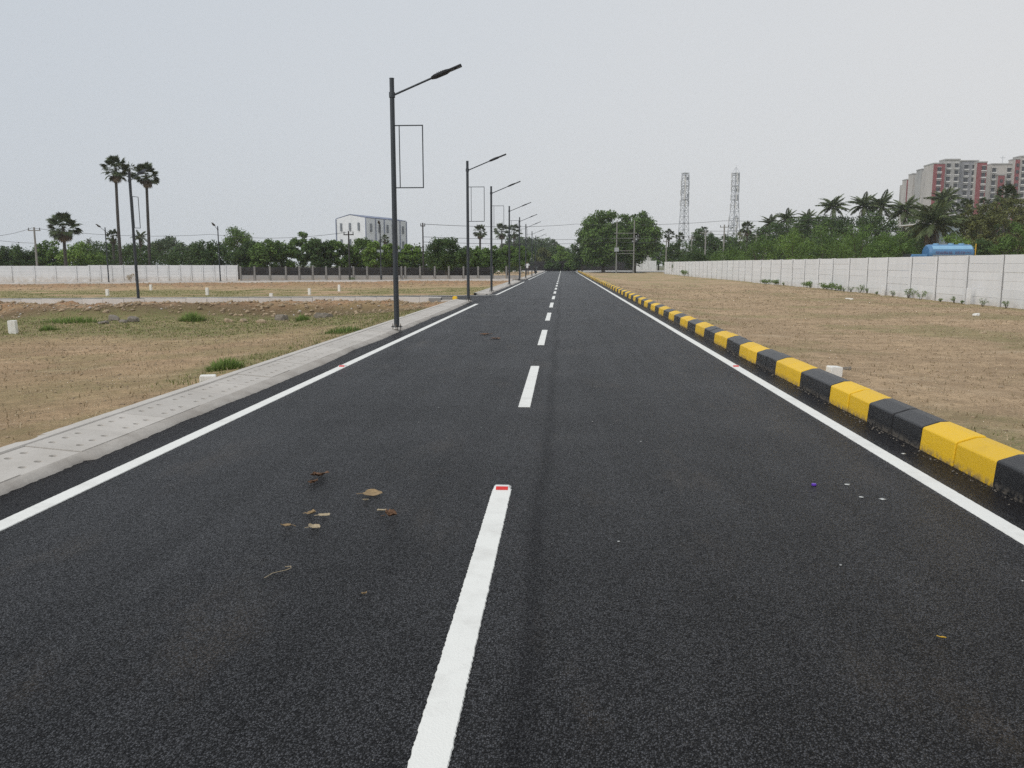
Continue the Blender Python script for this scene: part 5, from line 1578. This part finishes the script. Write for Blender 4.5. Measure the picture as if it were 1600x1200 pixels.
b = MB(); b.tube([(0,0,0), (0,0,.010), (0,0,.013)], [.0165, .0165, .013], 20)
o = b.build('bottle_cap', M['purple'], smooth=True); o.location = (1.73, 5.56, .002); tag(o, 'purple bottle cap on the right lane', 'bottle cap')
M['chalk'] = simple('white_paint_fleck', (.55, .56, .54), .7)
FP = [(1.96, 5.6), (1.95, 5.29), (2.07, 5.25), (2.73, 6.57), (2.17, 8.55), (2.15, 8.18), (0.3, 7.77), (-0.99, 6.93), (-1.29, 8.45), (-1.36, 7.64), (2.29, 11.12), (2.36, 10.75), (0.32, 4.33), (1.41, 4.04), (2.21, 3.88), (-1.72, 9.1), (-0.74, 7.42), (-1.72, 10.27), (0.95, 8.79), (0.68, 6.9)]
n = len(FP); rs = np.random.RandomState(4)
crumbs('paint_fleck', [(x, y, .002) for x, y in FP], np.where(np.arange(n) < 4, .024, .010)*rs.uniform(.8, 1.3, n), M['chalk'], .12, label='white paint flecks scattered on the asphalt', seed=3)
# worn muddy scrapes further up the road
for i, (x, y, w, lb) in enumerate([(-1.64, 17.46, .13, 'dark mud smear on the left lane before the corner'), (-1.33, 16.42, .09, 'smaller dark mud smear nearer the lane dashes')]):
    leaf(lb, x, y, w, .07, M['dark_leaf'], 10*i, .006, 50+i, 1.0, False, name='mud_smear', cat='mud')

# ------------------------------------------------------------------ rubble and stones on the plots
def rock(label, x, y, s, seed, mat='rock', squash=.6, z=None, group=None, sink=.25):
    rs = np.random.RandomState(seed)
    bm = bmesh.new(); bmesh.ops.create_icosphere(bm, subdivisions=2, radius=1)
    for v in bm.verts:
        q = v.co.normalized(); k = 1 + .30*math.sin(q.x*3.1+seed)*math.cos(q.y*2.7+seed*2) + .16*(rs.rand()-.5)
        v.co = Vector((q.x*k*s[0], q.y*k*s[1], max(-.6, min(.62, q.z*k))*s[2]))
    me = bpy.data.meshes.new('rock'); bm.to_mesh(me); bm.free(); me.materials.append(M[mat])
    s = tuple(a*.75 for a in s)
    o = link(bpy.data.objects.new('rock', me)); o.scale = (.75, .75, .75)
    o.location = (x, y, (float(gz(x, y)) if z is None else z) + s[2]*(.5-sink)); o.rotation_euler = (rs.uniform(-.2, .2), rs.uniform(-.2, .2), rs.uniform(0, 6))
    return tag(o, label, 'rock', group)
GRK = 'rubble stones on the bank'
rock('dark slanted grey slab on the bank left of the nearest lamp', -7.4, 25.19, (.36, .2, .22), 1, group=GRK)
rock('grey broken boulder leaning on the bank below the side kerb', -8.68, 24.95, (.24, .2, .26), 2, group=GRK)
rock('dark brown clod of earth left of the grey boulder', -8.98, 24.02, (.24, .18, .14), 3, 'clod', group=GRK)
rock('grey rubble stone left in the bank, behind the leaning lamp foot', -14.22, 25.26, (.34, .2, .24), 4, group=GRK)
rock('grey rubble stone right of it, tilted, at the foot of the bank', -13.28, 24.67, (.28, .2, .24), 5, group=GRK)
rock('low pale grey rubble stone at the bank foot', -13.9, 24.06, (.22, .16, .12), 6, group=GRK)
rock('small grey rubble stone between the two larger ones', -13.43, 24.38, (.22, .15, .13), 7, group=GRK)
rock('rounded brown clod on the bank right of the feathery bush', -10.08, 24.25, (.2, .14, .15), 8, 'clod', group=GRK)
rock('long dark brown clod ridge on the bank', -9.7, 24.44, (.42, .15, .15), 9, 'clod', group=GRK)
rock('dark flat stone beside the white painted stone on the right plot', 3.75, 11.03, (.10, .08, .05), 10)
rock('pale stone far out on the right plot', 11.86, 24.32, (.16, .12, .11), 11, 'white_stone')
rock('dark clod just in front of the pale stone on the right plot', 9.0, 18.11, (.10, .08, .05), 12, 'clod')
rock('flat pale stone in the middle of the right plot', 12.23, 35.93, (.24, .14, .07), 13, 'white_stone')
rock('small dark clod near the right edge of the photo', 5.24, 10.0, (.045, .04, .03), 14, 'clod')
# loose clods: nobody could count them
rs = np.random.RandomState(21)
def scatter(n, x0, x1, y0, y1, powr):
    u = rs.rand(n)**powr; y = y0 + (y1-y0)*u
    x = rs.uniform(x0, x1, n); return x, y
def clods(name, label, x, y, s, mat, seed, flatz=.5, dz=0.0):
    z = gz(x, y) + s*.12 + dz
    crumbs(name, np.stack([x, y, z], 1), s, M[mat], flatz, label=label, seed=seed)
x, y = scatter(9000, -22, -4.4, 4.5, 27, 1.3)
clods('soil_clods', 'small brown clods all over the near left plot', x, y, (.006+.020*rs.rand(9000)**3)*(.6+y/16), 'clod', 31)
x, y = scatter(9000, 3.2, 15.4, 3.5, 60, 2.0)
clods('soil_clods', 'small brown clods all over the right plot', x, y, (.006+.020*rs.rand(9000)**3)*(.6+y/18), 'clod', 32)
x = rs.uniform(-30, -4.8, 5200); y = rs.uniform(26.3, 32.2, 5200)
clods('bank_rubble', 'loose reddish rubble heaped on the bank below the side kerb', x, y, (.02+.11*rs.rand(5200)**4), 'clod', 33, .6)
x = rs.uniform(-30, -5.2, 700); y = rs.uniform(26.5, 32.8, 700)
clods('bank_rubble', 'pale stones mixed into the bank', x, y, .02+.06*rs.rand(700)**3, 'concrete', 34, .6)
x = rs.uniform(-50, -4.8, 3500); y = rs.uniform(58, 73.3, 3500)
clods('bank_rubble', 'rubble along the far bank of the second plot', x, y, .03+.10*rs.rand(3500)**3, 'clod', 35, .7)
# grass and straw
def grow(name, label, n, x0, x1, y0, y1, powr, hmin, hmax, mat, seed, thr=.25, w=.006, spread=.6, inv=False):
    rs2 = np.random.RandomState(seed)
    u = rs2.rand(n)**powr; y = y0+(y1-y0)*u; x = rs2.uniform(x0, x1, n)
    g = grassiness(x, y)
    clump = fbm(x, y, 5.5, 2, 13)
    keep = (rs2.rand(n) < (np.clip((g-thr)*2.2, 0, 1)*(clump > .42))) if not inv else (clump > .45)
    x, y = x[keep], y[keep]; k = keep.sum()
    z = gz(x, y)-.004
    hts = rs2.uniform(hmin, hmax, k)*(.6+.8*g[keep] if not inv else 1)
    ww = w*(1+y/14)
    return blades(name, np.stack([x, y, z], 1), hts, M[mat], seed+1, spread=spread, label=label, w=ww)
grow('grass', 'short green grass on the near left plot', 70000, -22, -4.36, 6, 27, 1.0, .012, .045, 'grass', 61, thr=.42, w=.004)
grow('grass', 'short green grass on the right plot', 40000, 3.2, 15.4, 4, 60, 1.6, .010, .035, 'grass', 62, thr=.34, w=.004)
grow('grass', 'short green grass on the second plot', 42000, -44, -4.4, 40, 60, 1.0, .015, .055, 'grass', 63, thr=.42, w=.004)
rs2 = np.random.RandomState(77)
k = 1600; x = -4.38-np.abs(rs2.normal(0, .38, k)); y = rs2.uniform(9.5, 26, k)
mk = fbm(x, y, .8, 3, 21) > .46; x, y = x[mk], y[mk]
blades('grass', np.stack([x, y, gz(x, y)-.004], 1), rs2.uniform(.02, .07, len(x)), M['grass'], 79, w=np.full(len(x), .006), spread=.8, label='thin green grass creeping along the outer edge of the strip')
grow('dry_straw', 'dry straw lying on the near left plot', 42000, -22, -4.4, 4, 30, 1.0, .02, .07, 'straw', 64, spread=1.5, w=.004, inv=True)
grow('dry_straw', 'dry straw lying on the right plot', 42000, 3.2, 15.4, 3.5, 50, 1.5, .02, .06, 'straw', 65, spread=1.5, w=.004, inv=True)

# ------------------------------------------------------------------ thin haze in the air
hz = MB(); hz.box(-930, 930, -330, 1130, -2, 64)
HM = bpy.data.materials.new('haze_air'); HM.use_nodes = True; ht_ = HM.node_tree; ht_.nodes.clear()
ho = ht_.nodes.new('ShaderNodeOutputMaterial'); hv = ht_.nodes.new('ShaderNodeVolumePrincipled')
hv.inputs['Density'].default_value = .00030; hv.inputs['Color'].default_value = (.90, .93, .97, 1); hv.inputs['Anisotropy'].default_value = .1
ht_.links.new(hv.outputs[0], ho.inputs['Volume'])
tag(hz.build('haze', HM), 'thin pale haze in the air', kind='stuff')
